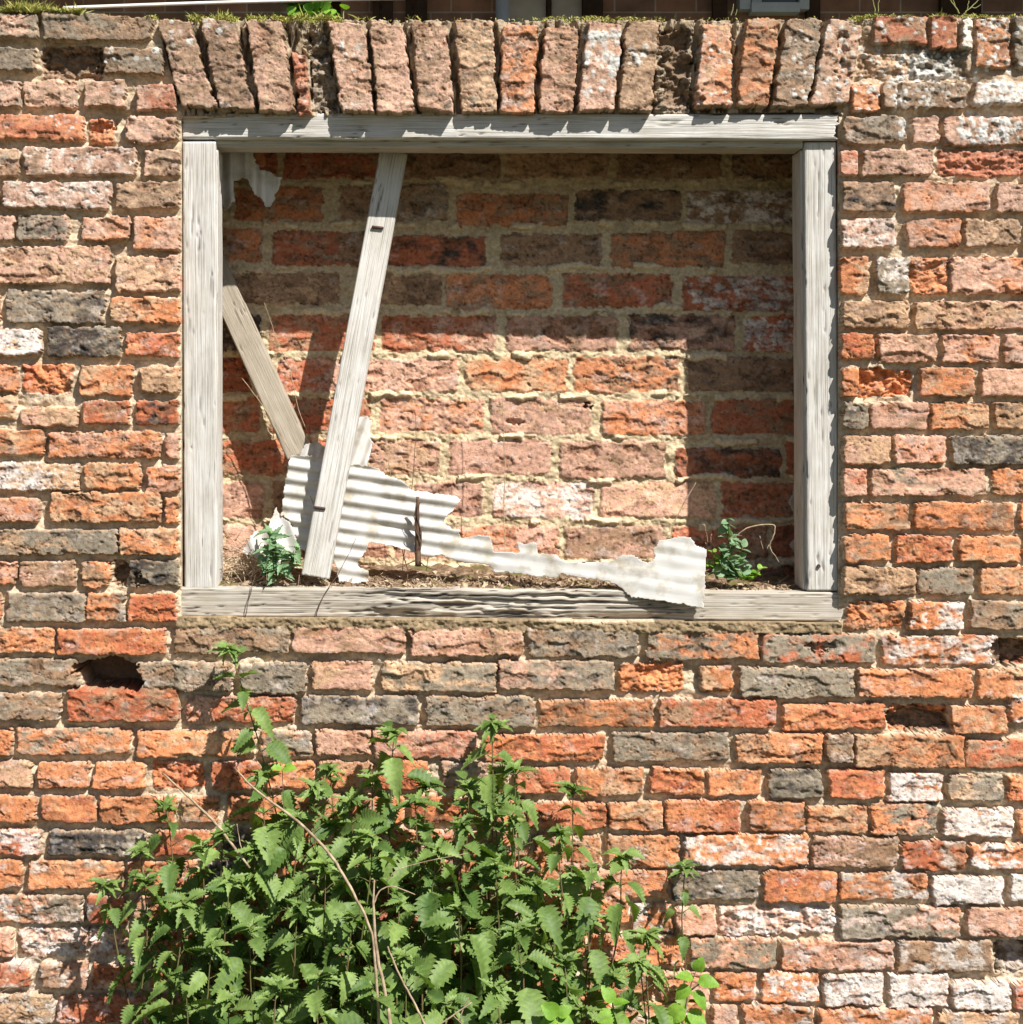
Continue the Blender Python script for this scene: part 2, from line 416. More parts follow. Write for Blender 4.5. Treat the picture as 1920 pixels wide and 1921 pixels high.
def parse_rows(txt):
    rows = []
    for ln in txt.strip().splitlines():
        yy, rest = ln.split("|"); y0, y1 = map(float, yy.split()); out = []
        for it in rest.split(";"):
            f = it.split()
            if len(f) < 3: continue
            a, b = (float(f[3]), float(f[4])) if len(f) >= 5 else (y0, y1)
            out.append([float(f[0]), float(f[1]), a, b, f[2]])
        rows.append([y0, y1, out])
    return rows

class Field:
    """a brick face as a relief: depth behind the wall plane (px, + = into the wall) and colour"""
    def __init__(s, xs, ys, seed, mortar_col, mortar_depth, mortar_amp):
        s.xs, s.ys, s.seed = xs, ys, seed
        s.X, s.Y = np.meshgrid(xs, ys)
        X, Y = s.X, s.Y
        s.wx = fbm(X/34, Y/34, seed+1, 3, 0.5)*4.5+fbm(X/7, Y/7, seed+61, 2, 0.6)*1.8; s.wy = fbm(X/40, Y/26, seed+2, 3, 0.5)*4.2+fbm(X/7, Y/7, seed+62, 2, 0.6)*1.8
        s.n1 = fbm(X/42, Y/30, seed+3, 5, 0.55); s.n2 = fbm(X/9, Y/7, seed+4, 4, 0.6)
        s.rd = ridged(X/34+s.n1*0.6, Y/20, seed+5, 4)
        bl = 0; a_ = 1.0
        for i in range(5):
            bl = bl+a_*np.abs(perlin((X+s.wx*2.2)/(44/2**i)+i*5.5, (Y+s.wy*2.2)/(24/2**i)-i*3.3, seed+71+i)); a_ *= 0.50
        s.bl = bl
        s.crk = np.abs(perlin((X+s.wx*3)/58, (Y+s.wy*3+s.n1*6)/19, seed+81)); s.crk2 = np.abs(perlin((X+s.wx*4)/24, (Y+s.wy*4)/40, seed+82))
        s.big = fbm(X/150, Y/110, seed+6, 3)
        s.pt = fbm(X/45, Y/26, seed+8, 4, 0.6)
        s.pt2 = fbm(X/20, Y/16, seed+9, 4, 0.6)
        s.hardx, s.hardy = X+s.wx, Y+s.wy
        s.D = mortar_depth+s.big*mortar_amp+fbm(X/70, Y/34, seed+95, 2)*mortar_amp*1.3+s.n1*3.5+s.n2*1.6-(s.bl-0.5)*5
        m = np.array(mortar_col)
        s.C = m[None, None, :]*(1+0.22*s.n1+0.30*s.n2)[..., None]
        dm = sstep(0.05, 0.4, s.pt+0.3*s.big)[..., None]; s.C = s.C*(1-0.45*dm)+s.C*np.array([0.62, 0.56, 0.46])*0.45*dm; s.C = np.clip(s.C, 0.02, 1)
        s.weather = sstep(760, 250, Y+s.big*120); s.sp = fbm(X/24+s.wx*0.05, Y/20, seed+91, 2); s.sp2 = fbm(X/58+s.wx*0.03, Y/30+s.wy*0.03, seed+92, 2); s.chip = 2.5; s.isb = np.zeros(X.shape, bool); s.lich = np.zeros(X.shape)
    def brick(s, q, code, r=7, face=None, rough=1.0, lichen=False):
        """q: four corners clockwise from top left"""
        q = np.array(q, float); x0, y0 = q.min(0)-10; x1, y1 = q.max(0)+10
        ix = slice(np.searchsorted(s.xs, x0), np.searchsorted(s.xs, x1)); iy = slice(np.searchsorted(s.ys, y0), np.searchsorted(s.ys, y1))
        if ix.start >= ix.stop or iy.start >= iy.stop: return
        X = s.hardx[iy, ix]; Y = s.hardy[iy, ix]
        n1, n2, rd = s.n1[iy, ix], s.n2[iy, ix], s.rd[iy, ix]
        x_ = code.count('x'); lich = code.count('l')+3*code.count('L'); cols = [c for c in code if c in PAL]
        acc = 0
        for i in range(4):
            a, b = q[i], q[(i+1) % 4]; e = b-a; L = math.hypot(*e)
            d = ((X-a[0])*(-e[1])+(Y-a[1])*e[0])/L        # + inside for clockwise (y down)
            acc = acc+np.maximum(r-d, 0)**2
        e = r-np.sqrt(acc)
        cen = q.mean(0); jit = rng.uniform(-1, 1, 6)
        # chipped edges / lost corners
        chipv = np.clip(26*np.maximum(0, s.sp[iy, ix]-0.02)*(1 if jit[0] > -0.3 else 0.3), 0, 9)*sstep(9, 4, e)
        e = e-np.minimum(chipv, s.chip)
        cov = e > 0
        f = (rng.uniform(-2.5, 3.0) if face is None else face)
        edge = np.clip(e/(4.0 if jit[4] > -0.2 else 7.0), 0, 1)
        round_ = (1-np.sqrt(np.clip(1-(1-edge)**2, 0, 1)))*3.2
        d = f+round_+(X-cen[0])*jit[1]*0.012+(Y-cen[1])*jit[2]*0.05
        bl = s.bl[iy, ix]
        d = d+rough*(-s.sp2[iy, ix]*1.8-n1*0.8-n2*0.3-(bl-0.5)*(1.0+1.8*(jit[2] > 0.2)))
        crack = sstep(0.045, 0.0, s.crk[iy, ix])*sstep(0.0, 0.25, s.pt[iy, ix]+0.25*jit[4]+0.12)+sstep(0.035, 0.0, s.crk2[iy, ix])*sstep(0.05, 0.25, s.pt2[iy, ix]+0.2*jit[3])
        crack = np.clip(crack, 0, 1)
        d = d+crack*3.0
        spv = s.sp2[iy, ix]*0.9+0.12*jit[0]+n2*0.05-0.03
        spall = sstep(0.17, 0.20, spv)*(0.4 if jit[5] > 0.2 else 1.0)+sstep(0.34, 0.37, spv)
        spall = np.clip(spall, 0, 1.6); d = d+spall*3.0; spall = np.clip(spall, 0, 1)
        if x_:
            lam = ridged((X-cen[0])/16, (Y-cen[1]+(X-cen[0])*0.25)/7, s.seed+int(cen[0]) % 97, 3)
            d = d+x_*10+lam*4.5*x_*0.8+fbm(X/28, Y/22, s.seed+31+int(cen[0]) % 13, 3)*9*x_
        # colours
        A = PAL[cols[0]]; B = PAL[cols[1]] if len(cols) > 1 else A*rng.uniform(0.75, 1.1); 
        sat = rng.uniform(0.9, 1.08)
        ph = rng.uniform(-0.6, 0.6)*(X-cen[0])/max(30, (q[:, 0].max()-q[:, 0].min())/2)
        mk_ = sstep(-0.22, 0.36, s.pt[iy, ix]*0.9+s.n2[iy, ix]*0.15+ph*0.55+rng.uniform(-0.12, 0.08))[..., None]
        c = A*(1-mk_)+B*mk_
        if len(cols) > 2:
            m3 = sstep(0.08, 0.3, s.pt2[iy, ix]*0.7+n1*0.4)[..., None]; c = c*(1-m3)+PAL[cols[2]]*m3
        # fresh orange body where the skin has spalled off, dust and soot in small blotches
        fresh = (PAL['o']*1.05)[None, None, :]
        if cols[0] in 'orpt': c = c*(1-0.3*spall[..., None])+fresh*0.3*spall[..., None]
        soot = sstep(0.16, 0.42, -s.pt2[iy, ix]+0.25*s.n2[iy, ix]+rng.uniform(-0.12, 0.06))[..., None]
        c = c*(1-soot*0.6)+PAL['b'][None, None, :]*0.5*soot*0.6
        if 'w' not in cols:
            dust = sstep(0.12, 0.6, s.n1[iy, ix]*0.8+s.n2[iy, ix]*0.4+rng.uniform(-0.15, 0.12))[..., None]
            c = c*(1-dust*0.45)+PAL['w']*0.85*dust*0.45
        else:
            ww = sstep(-0.05, 0.16, s.pt2[iy, ix]+s.n2[iy, ix]*0.3+(0.12 if cols[0] == 'w' else -0.16))[..., None]
            c = c*(1-ww)+PAL['w']*ww
        # mortar smears near edges
        sm = (sstep(7, 0.5, e)*sstep(0.0, 0.35, s.pt2[iy, ix]+0.1))[..., None]
        c = c*(1-0.6*sm)+np.array(PAL['t'])*0.75*0.6*sm
        c = c*1.06*(1+0.24*n2+0.22*(bl-0.5))[..., None]*sat*rng.uniform(0.88, 1.08)
        wt = (s.weather[iy, ix]*(0.15 if 'o' == cols[0] else 0.27))[..., None]; c = c*(1-wt)+(c.mean(-1, keepdims=True)*np.array([1.38, 1.10, 0.88]))*wt
        c = c*(1-0.55*crack)[..., None]*(1-0.5*sstep(0.30, 0.5, -n2+0.25*s.sp2[iy, ix]))[..., None]*(1-0.28*sstep(0.05, 0.35, s.sp2[iy, ix]+0.2*n1+0.12*jit[1]))[..., None]
        s.D[iy, ix] = np.where(cov, d, s.D[iy, ix])
        s.C[iy, ix] = np.where(cov[..., None], np.clip(c, 0.012, 0.95), s.C[iy, ix])
        s.isb[iy, ix] |= cov
        if lich: s.lich[iy, ix] = np.maximum(s.lich[iy, ix], np.where(cov, lich, 0))
    def blob(s, cx, cy, rx, ry, depth, col=None, p=1.0, sharp=0.25):
        e = 1-((np.abs(s.X+s.wx*3.5+s.pt*18-cx)/rx)**5+(np.abs(s.Y+s.wy*2.5+s.pt2*9-cy)/ry)**5)**(1/5)
        k = sstep(0, sharp, e)*p
        s.D += depth*k
        if col is not None: s.C = s.C*(1-k[..., None])+np.array(col)*k[..., None]
    def lichens(s, boxes):
        for (x0, y0, x1, y1, n, r0, r1) in boxes:
            for _ in range(n):
                cx, cy = rng.uniform(x0, x1), rng.uniform(y0, y1); r = rng.uniform(r0, r1)
                ix = slice(np.searchsorted(s.xs, cx-2*r), np.searchsorted(s.xs, cx+2*r)); iy = slice(np.searchsorted(s.ys, cy-2*r), np.searchsorted(s.ys, cy+2*r))
                if ix.start >= ix.stop or iy.start >= iy.stop: continue
                e = 1-np.hypot(s.X[iy, ix]-cx, s.Y[iy, ix]-cy)/r+0.6*s.n2[iy, ix]
                k = (sstep(0.0, 0.25, e)*rng.uniform(0.5, 0.95))[..., None]
                s.C[iy, ix] = s.C[iy, ix]*(1-k)+np.array([0.72, 0.70, 0.66])*k
                s.D[iy, ix] -= k[..., 0]*0.8

def rect(x0, x1, y0, y1, j=1.6):
    a = rng.uniform(-j, j, 8)
    return [(x0+a[0], y0+a[1]), (x1+a[2], y0+a[3]), (x1+a[4], y1+a[5]), (x0+a[6], y1+a[7])]

def lay(fld, rows, xlo, xhi, left_fill=None, right_fill=None):
    for (y0, y1, br) in rows:
        br = [list(b) for b in br]
        if left_fill is not None and br and br[0][0] < 15:
            b = br[0]
            if b[0] <= 0: b[0] = min(-8, b[1]-rng.choice([105, 215]))
            x = b[0]
            while x > left_fill:
                wdt = rng.choice([105, 212, 212]); br.insert(0, [x-10-wdt, x-10, b[2]-1, b[3]-1, rng.choice(['o', 'or', 'gb', 'pb', 'to', 'po', 'rb'])]); x -= wdt+10
        if right_fill is not None and br and br[-1][1] >= 1900:
            x = br[-1][1]; b = br[-1]
            while x < right_fill:
                wdt = rng.choice([105, 212, 212]); br.append([x+10, x+10+wdt, b[2]+1, b[3]+1, rng.choice(['o', 'or', 'gb', 'pb', 'to', 'po', 'rb'])]); x += wdt+10
        for (a, b, c, d, code) in br:
            x_ = code.count('x')
            fld.brick(rect(a, b, c, d), code, r=rng.uniform(3.5, 8), rough=1.0+0.5*(x_ > 0))

def grid_faces(ny, nx, mask):
    """mask (ny-1,nx-1) of kept cells -> compact verts index + quads"""
    iy, ix = np.nonzero(mask)
    a = iy*nx+ix
    F = np.stack([a, a+nx, a+nx+1, a+1], -1)
    used = np.zeros(ny*nx, bool); used[F.ravel()] = True
    idx = np.cumsum(used)-1
    return used, idx[F]

# ------------------------------------------------------------------ the front wall
xs = np.concatenate([np.arange(-640, -20, 6.0), np.arange(-20, 1944, 2.0), np.arange(1944, 2560, 6.0)])
ys = np.concatenate([np.arange(-24, 1944, 2.0), np.arange(1944, 2206, 5.0)])
fr = Field(xs, ys, 11, s2l((206, 186, 160)), 17.0, 6.0)
lay(fr, parse_rows(FRONT), -640, 2560, -640, 2560)
for (y0, y1, br) in parse_rows(RIGHT):
    lay(fr, [[y0, y1, br]], 0, 0, None, 2560)
y = 1932
while y < 2195:      # courses below the picture
    x = -640-rng.uniform(0, 200); 
    while x < 2560:
        wdt = rng.choice([105, 212, 212]); fr.brick(rect(x, x+wdt, y+(0 if x < 1320 else 22), y+52+(0 if x < 1320 else 22)), rng.choice(['o', 'or', 'gb', 'pb', 'to', 'po', 'rb'])); x += wdt+10
    y += 62
# arch: rough mortar bed behind the soldier bricks
X, Y = fr.X, fr.Y
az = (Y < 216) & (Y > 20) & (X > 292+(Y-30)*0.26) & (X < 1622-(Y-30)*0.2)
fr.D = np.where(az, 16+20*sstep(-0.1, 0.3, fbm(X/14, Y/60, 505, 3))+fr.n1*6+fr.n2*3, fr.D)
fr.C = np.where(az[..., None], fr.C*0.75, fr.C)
for ln in ARCH.strip().splitlines():
    f = ln.split(); v = list(map(float, f[:8]))
    fr.brick([(v[0], v[1]), (v[2], v[3]), (v[4], v[5]), (v[6], v[7])], f[8], r=4, rough=1.3, face=rng.uniform(-7, -2))
fr.D += np.where(fr.isb, 0, 5*fr.weather*(0.6+fr.big))
# top right rubble, bedding under the sill, moss on the top edge
rub = sstep(1590, 1640, X)*sstep(235, 150, Y)*(~fr.isb)
fr.D += -rub*(4+10*fr.n1); fr.C = fr.C*(1-0.35*rub[..., None])+np.array(PAL['b'])*0.35*rub[..., None]
bed = sstep(1150, 1158, Y)*sstep(1182, 1176, Y)*sstep(325, 340, X)*sstep(1585, 1575, X)
bedtop = 1157+0.0095*(X-340)+6*np.maximum(0, 1-np.abs(X-1120)/120)
bed = ((Y > bedtop) & (Y < 1190) & (X > 328) & (X < 1582) & ~fr.isb).astype(float)
fr.D = np.where(bed > 0, 3+fr.n1*9+fr.n2*4, fr.D)
bc = np.array([0.30, 0.22, 0.13])*(1+0.5*fr.n2)[..., None]*(1+0.4*fr.pt)[..., None]
fr.C = np.where((bed > 0)[..., None], np.clip(bc, .02, .9), fr.C)
# holes where bricks are lost
for (cx, cy, rx, ry, dp) in ((203, 1268, 60, 31, 95), (222, 1078, 14, 20, 13), (1722, 1352, 56, 22, 22), (1905, 1225, 40, 24, 24), (1908, 1795, 36, 26, 20),
                             (262, 1088, 13, 10, 16), (135, 113, 62, 22, 14), (1270, 120, 26, 80, 14), (598, 80, 22, 30, 10), (190, 235, 20, 15, 12), (1740, 515, 30, 25, 6),
                             (1535, 1215, 28, 9, 12), (1228, 1262, 30, 20, 6), (1580, 110, 12, 50, 6), (1302, 190, 18, 14, 10)):
    fr.blob(cx, cy, rx, ry, dp, col=np.array([0.26, 0.18, 0.12]), p=1.0, sharp=0.16) if dp > 12 else fr.blob(cx, cy, rx, ry, dp)
fr.lichens([(1098, 60, 1165, 130, 42, 4, 10), (1090, 130, 1150, 185, 14, 3, 7), (640, 80, 680, 140, 12, 2, 6), (1180, 80, 1215, 120, 8, 3, 8),
            (1480, 50, 1600, 190, 60, 2, 6), (1600, 20, 1920, 210, 260, 2, 6), (1690, 100, 1790, 150, 40, 4, 9), (1800, 210, 1920, 268, 90, 3, 8),
            (1830, 150, 1920, 195, 50, 3, 7), (1660, 140, 1700, 200, 14, 3, 7), (320, 40, 360, 90, 6, 3, 7), (80, 215, 150, 250, 12, 2, 4),
            (190, 85, 300, 115, 12, 3, 6), (370, 30, 420, 60, 4, 4, 8), (1690, 225, 1712, 255, 6, 4, 8), (1310, 60, 1370, 200, 20, 2, 5)])
# soot and algae towards the top, efflorescence lower right : real stains with their own shape
st = sstep(230, 60, Y+fr.pt*90)[..., None]*0.4
fr.C = fr.C*(1-st)+fr.C*np.array([0.72, 0.72, 0.66])*st
ef = sstep(0.10, 0.40, fr.pt+0.25*fr.n2+0.30*sstep(1500, 1850, Y)*sstep(1250, 1700, X)+0.20*sstep(1600, 1800, Y)*sstep(260, 100, X)-0.12)*sstep(1480, 1620, Y)
ef = (ef*0.5)[..., None]; fr.C = fr.C*(1-ef)+PAL['w']*ef
# top edge: fold the relief back over the wall head
ytop = 33-11*sstep(300, 120, X)-4*sstep(1500, 1700, X)+fbm(X/38, X*0+3.1, 5, 3)*5+fbm(X/9, X*0+9.1, 6, 2)*2
over = Y < ytop
Ye = np.where(over, ytop+(fbm(X/30, Y/4, 21, 3)*5-2)*np.clip((ytop-Y)/8, 0, 1), Y)
De = np.where(over, np.maximum(fr.D, 0)*0+fr.D+(ytop-Y)*7.0, fr.D)
De = np.minimum(De, 330)
# window opening: rim verts fold back to make reveals
OX0, OX1 = 339.0, 1577.0
oy0 = lambda X_: 214.0-0.008*(X_-900)
oy1 = lambda X_: 1157+0.0095*(X_-340)
inside = (X > OX0) & (X < OX1) & (Y > oy0(X)) & (Y < oy1(X))
def erode(m):
    r = m.copy(); r[1:, :] &= m[:-1, :]; r[:-1, :] &= m[1:, :]; r[:, 1:] &= m[:, :-1]; r[:, :-1] &= m[:, 1:]; return r
deep = erode(inside)
rim = inside & ~deep
De = np.where(rim, 250.0, De)
cell_in = deep[:-1, :-1] | deep[1:, :-1] | deep[:-1, 1:] | deep[1:, 1:]
allrim = inside[:-1, :-1] & inside[1:, :-1] & inside[:-1, 1:] & inside[1:, 1:]
keep = ~(cell_in | allrim)
V = np.stack([(X-960)*S, De*S, (GZ-Ye)*S], -1).reshape(-1, 3)
Cc = np.concatenate([np.clip(fr.C, 0.01, 0.95), np.ones(X.shape+(1,))], -1).reshape(-1, 4)
ny, nx = X.shape
archc = az[:-1, :-1] & (Y[:-1, :-1] > 26)
wall = empty("ruined_garden_wall", W(960, 2200, 0))
tag(wall, "old red brick garden wall with a blocked timber-framed opening", "brick wall")
D4 = De.ravel()
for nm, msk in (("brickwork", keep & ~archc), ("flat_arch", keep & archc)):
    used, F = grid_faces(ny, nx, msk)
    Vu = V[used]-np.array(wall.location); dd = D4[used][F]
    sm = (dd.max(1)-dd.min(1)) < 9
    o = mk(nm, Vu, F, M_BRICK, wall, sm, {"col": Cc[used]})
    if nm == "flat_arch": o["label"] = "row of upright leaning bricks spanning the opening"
bk = Bag(); bk.box((-1.76, 0.29, 0.0), (1.76, 0.36, (GZ-30)*S)); 
bk.build("wall_core", m_plain("rough_rear_brick", (0.3, 0.14, 0.09), (0.2, 0.15, 0.1), 20), wall, False, origin=wall.location)

# ------------------------------------------------------------------ the recessed wall that blocks the opening
DI = 250.0; kI = (CD+DI)/CD
ux = lambda v: CX+(v-CX)*kI
uy = lambda v: CY+(v-CY)*kI
xi = np.arange(330, 1600, 2.2); yi = np.arange(190, 1215, 2.2)
inn = Field(xi, yi, 77, s2l((212, 192, 158)), 2.5, 2.5); inn.weather[:] = 0.25; inn.chip = 4.0
rows = parse_rows(INNER)
# squeezed-out mortar ropes along the bed joints
for (y0, y1, br) in rows:
    yb = uy(y1+5)+inn.big*5+4*np.sin(inn.X/90+y0)
    rope = np.exp(-((inn.Y-yb)/5.5)**2)*sstep(-0.15, 0.15, inn.pt2+0.15)
    inn.D -= rope*4*sstep(0, 0.3, inn.pt)
for (y0, y1, br) in rows:
    for (a, b, c, d, code) in br:
        inn.brick(rect(ux(a), ux(b), uy(c), uy(d), 2), code, r=rng.uniform(4, 9), rough=0.9, face=rng.uniform(-2.5, 2))
for (y0, y1, br) in rows:      # ropes sag over the brick arrises
    yb = uy(y1+7)+inn.big*6+4*np.sin(inn.X/90+y0)
    yb = yb+9*fbm(inn.X/70, inn.X*0+y0, 55, 3)
    rope = np.exp(-((inn.Y-yb)/(6.5+9*inn.pt))**2)*sstep(-0.02, 0.10, fbm(inn.X/95, inn.X*0+y0*1.7, 58, 3)+0.12*inn.pt2-0.03)
    k = sstep(0.3, 0.5, rope)
    inn.D = inn.D*(1-k)+(-6.5*rope-4*inn.pt)*k
    inn.C = inn.C*(1-k[..., None])+(s2l((226, 206, 172))*(1+0.2*inn.n2)[..., None])*k[..., None]
inn.blob(ux(965), uy(790), 22, 7, 9); inn.blob(ux(1105), uy(762), 6, 10, 14, (0.10, 0.07, 0.05))
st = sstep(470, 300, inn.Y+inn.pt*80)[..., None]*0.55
inn.C = inn.C*(1-st)+inn.C*np.array([0.5, 0.45, 0.38])*st     # shade under the head, darkened into the brick colour
V = np.stack([(inn.X-960)*S, (inn.D+DI)*S, (GZ-inn.Y)*S], -1).reshape(-1, 3)
org = W(960, 1200, DI)
iw = empty("recessed_infill_wall", org)
tag(iw, "rough brick infill set back inside the timber frame, smeared with cream mortar", "brick infill")
used, F = grid_faces(len(yi), len(xi), np.ones((len(yi)-1, len(xi)-1), bool))
dd = inn.D.ravel()[F]
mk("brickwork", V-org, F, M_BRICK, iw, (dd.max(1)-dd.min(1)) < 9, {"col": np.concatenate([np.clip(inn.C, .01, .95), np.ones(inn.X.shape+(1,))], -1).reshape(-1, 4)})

# ------------------------------------------------------------------ timber
def beam(name, A, B, width, thick, mat_, parent=None, seed=1, amp=1.2, step=2.4, n=(0, -1, 0), rag=0, rnd=3, mod=None, origin=None, notch=None):
    """weathered board from A to B (world), width across, thick in depth; A,B on the FRONT face centre line; px units for width/thick"""
    A = np.array(A, float); B = np.array(B, float); ax = B-A; L = np.linalg.norm(ax); ax /= L
    nn = np.array(n, float); nn -= ax*np.dot(nn, ax); nn /= np.linalg.norm(nn)
    ac = np.cross(nn, ax)             # across
    Lp = L/S
    hw = width/2
    # perimeter: front fine, others coarser
    def seg(p, q, st):
        k = max(1, int(round(math.dist(p, q)/st))); t = np.arange(k)/k
        return np.array(p)[None]+(np.array(q)-np.array(p))[None]*t[:, None]
    r = rnd
    pts = [(-hw+r, 0), (hw-r, 0), (hw, r), (hw, thick-r), (hw-r, thick), (-hw+r, thick), (-hw, thick-r), (-hw, r)]
    sts = [step, 2, 4, 2, 10, 2, 4, 2]
    per = np.vstack([seg(pts[i], pts[(i+1) % 8], sts[i]) for i in range(8)])
    cen = np.array([0, thick/2]); nrm = per-cen; nrm = np.sign(nrm)*np.maximum(0, np.abs(nrm)-np.array([hw-r, thick/2-r])); nrm = nrm+1e-6
    nrm /= np.linalg.norm(nrm, axis=1)[:, None]
    s = np.concatenate([[0], np.cumsum(np.linalg.norm(np.diff(per, axis=0), axis=1))])
    nu = max(3, int(Lp/(step*1.6))); u = np.linspace(0, Lp, nu)
    U, Sg = np.meshgrid(u, s, indexing='ij')
    g = fbm(U/200, Sg/2.6, seed, 3, 0.6)*amp*0.35+fbm(U/300, Sg/26, seed+5, 3)*amp*0.7
    cr = sstep(0.06, 0.0, np.abs(fbm(U/330, Sg/6.0, seed+9, 3)))*sstep(0.0, 0.3, fbm(U/120, Sg/30, seed+13, 2))*amp*2.5
    disp = g-cr
    V2 = per[None, :, 0]+disp*nrm[None, :, 0]; D2 = per[None, :, 1]+disp*nrm[None, :, 1]
    U2 = U+0.0
    if rag:
        e0 = np.exp(-U/20); e1 = np.exp(-(Lp-U)/20); rr = fbm(Sg/6+3, Sg*0+1, seed+20, 3)*rag
        U2 = U+e0*rr+e1*rr
    tone = sstep(0.35, 0.9, cr/(amp*2.5+1e-6))*0.8
    if mod is not None:
        U2, V2, D2, tone = mod(U2, V2, D2, tone, Lp)
    Vw = A+(U2*S)[..., None]*ax+(V2*S)[..., None]*ac-(D2*S)[..., None]*nn
    ns = len(per); Vf = Vw.reshape(-1, 3)
    i = np.arange(nu-1)[:, None]*ns; j = np.arange(ns)[None, :]; j2 = (j+1) % ns
    Fq = np.stack([i+j, i+ns+j, i+ns+j2, i+j2], -1).reshape(-1, 4)
    c0 = Vw[0].mean(0); c1 = Vw[-1].mean(0); Vf = np.vstack([Vf, c0, c1]); k0 = len(Vf)-2; k1 = k0+1
    j = np.arange(ns); j2 = (j+1) % ns
    T = np.vstack([np.stack([np.full(ns, k0), j, j2], -1), np.stack([np.full(ns, k1), (nu-1)*ns+j2, (nu-1)*ns+j], -1)])
    guv = np.stack([U*S, Sg*S, np.full(U.shape, seed*0.37)], -1).reshape(-1, 3)
    guv = np.vstack([guv, guv[:1], guv[-1:]]); tn = np.append(tone.ravel(), [0.3, 0.3])
    if origin is None: origin = (0, 0, 0) if parent is None else parent.location
    o = mk(name, Vf-np.array(origin), [Fq, T], mat_, parent, True, {"guv": guv, "tone": np.clip(tn, 0, 1)})
    return o

FD = 22.0     # how far the frame sits behind the wall face
frame = empty("window_frame", P(960, 1165, FD))
tag(frame, "large weathered timber window frame, its white paint gone silver, set in the brick opening", "window frame")
def between(x0, y0, x1, y1, d): return P(x0, y0, d), P(x1, y1, d)
kf = (CD+FD)/CD
def headmod(U, V_, D, t, L):
    # splits at the right end
    e = sstep(L-60, L, U)
    V_ = V_+e*np.sin(V_*0.5)*2.0; U = U+e*fbm(V_/5, V_*0, 91, 3)*16
    return U, V_, D, t
a, b = P(343, 236, 26), P(1568, 239, 11)
beam("head", a, b, 48*kf, 92, M_WOOD, frame, 3, 1.6, rag=4, mod=headmod)
a, b = P(404, 267, 44), P(1506, 270, 26)
beam("head_rebate", a, b, 18, 72, m_wood("flaking_painted_rebate", (0.55, 0.52, 0.46), (0.16, 0.11, 0.07), 0.8), frame, 4, 1.3, rag=4)
a, b = between(374, 266, 377, 1104, FD+2)
beam("jamb", a, b, 62*kf, 88, M_WOOD, frame, 5, 1.0)
a, b = between(405, 282, 406, 1100, FD+12)
beam("jamb_rebate", a, b, 8, 74, M_WOOD, frame, 6, 1.6)
a, b = between(1539, 267, 1544, 1108, FD+2)
beam("jamb", a, b, 60*kf, 88, M_WOOD, frame, 7, 1.0)
a, b = between(1507, 282, 1512, 1106, FD+13)
beam("jamb_rebate", a, b, 9, 74, M_WOOD, frame, 8, 1.6)
def sillmod(U, V_, D, t, L):
    # rotten middle: layers torn out of the front and along the underside
    w_ = sstep(270, 420, U)*sstep(985, 900, U)
    front = sstep(40, 0, D)
    lay_ = fbm(U/460, V_/3.4, 41, 4, 0.6)
    D = D+front*w_*(4+2.5*lay_+7*sstep(0.05, 0.2, fbm(U/230, V_/9, 43, 3)))
    low = sstep(8, 24, -V_)            # lower part (V_ negative is down?)
    D = D+front*w_*low*(6+6*fbm(U/60, U*0, 44, 3))
    cr = sstep(0.05, 0.0, np.abs(fbm(U/380, V_/6, 47, 3)))*front*(0.35+0.65*w_)
    D = D+cr*6
    t = np.maximum(t, np.maximum(cr*0.95, w_*front*sstep(0.12, 0.42, fbm(U/260, V_/4, 48, 3))*0.85))
    V_ = V_+w_*3*fbm(U/50, V_*0+2, 49, 3)*np.sign(V_)
    return U, V_, D, t
a, b = between(338, 1129, 1582, 1139, FD-2)
beam("sill", a, b, 55*kf, 112, M_SILL, frame, 9, 1.0, rag=5, mod=sillmod)
# nail heads
bg_ = Bag()
for (x, y_, d_) in ((1536, 1062, FD+0.5),):
    p = P(x, y_, d_); bg_.tube([p+np.array([0, 0.002, 0]), p+np.array([0, -0.0025, 0])], [0.0042, 0.0036], 10)
bg_.build("nail_head", M_IRON, frame, False, origin=frame.location)

def slotted(name, x0, y0, d0, x1, y1, d1, wd, th, mat_, seed, slots, mod=None, rag=2, lab=""):
    A = P(x0, y0, d0); B = P(x1, y1, d1)
    th_root = empty(name, A)
    beam("board", A, B, wd, th, mat_, th_root, seed, 0.8, mod=mod, rag=rag, step=2.0, rnd=2)
    ax = (B-A)/np.linalg.norm(B-A)
    for (sx, sy, sd_) in slots:
        bb = Bag(); p = P(sx, sy, sd_)
        h = np.array([10*S, 0, -1.2*S])
        bb.tube([p-h*1.15, p-h, p+h, p+h*1.15], [0.0018, 0.0032, 0.0032, 0.0018], 8)
        bb.build("bolt_slot", M_IRON, th_root, True, origin=th_root.location)
    return th_root
def depth_on(y_, y0, d0, y1, d1): return d0+(y_-y0)/(y1-y0)*(d1-d0)
y0, d0, y1, d1 = 1082.0, 38.0, 285.0, 124.0
p1 = slotted("leaning_plank", 592, y0, d0, 739, y1, d1, 54, 20, M_WOOD, 21,
        [(600, 953, depth_on(953, y0, d0, y1, d1)-3), (709, 427, depth_on(427, y0, d0, y1, d1)-4)], lab="")
tag(p1, "pale plank leaning from the sill to the head of the frame, two slots through it", "plank")
p2 = slotted("leaning_plank", 562, 853, 165, 384, 462, 205, 52, 30, M_BARE, 27, [], rag=1)
tag(p2, "short brown plank tilted the other way behind the left side of the frame", "plank")

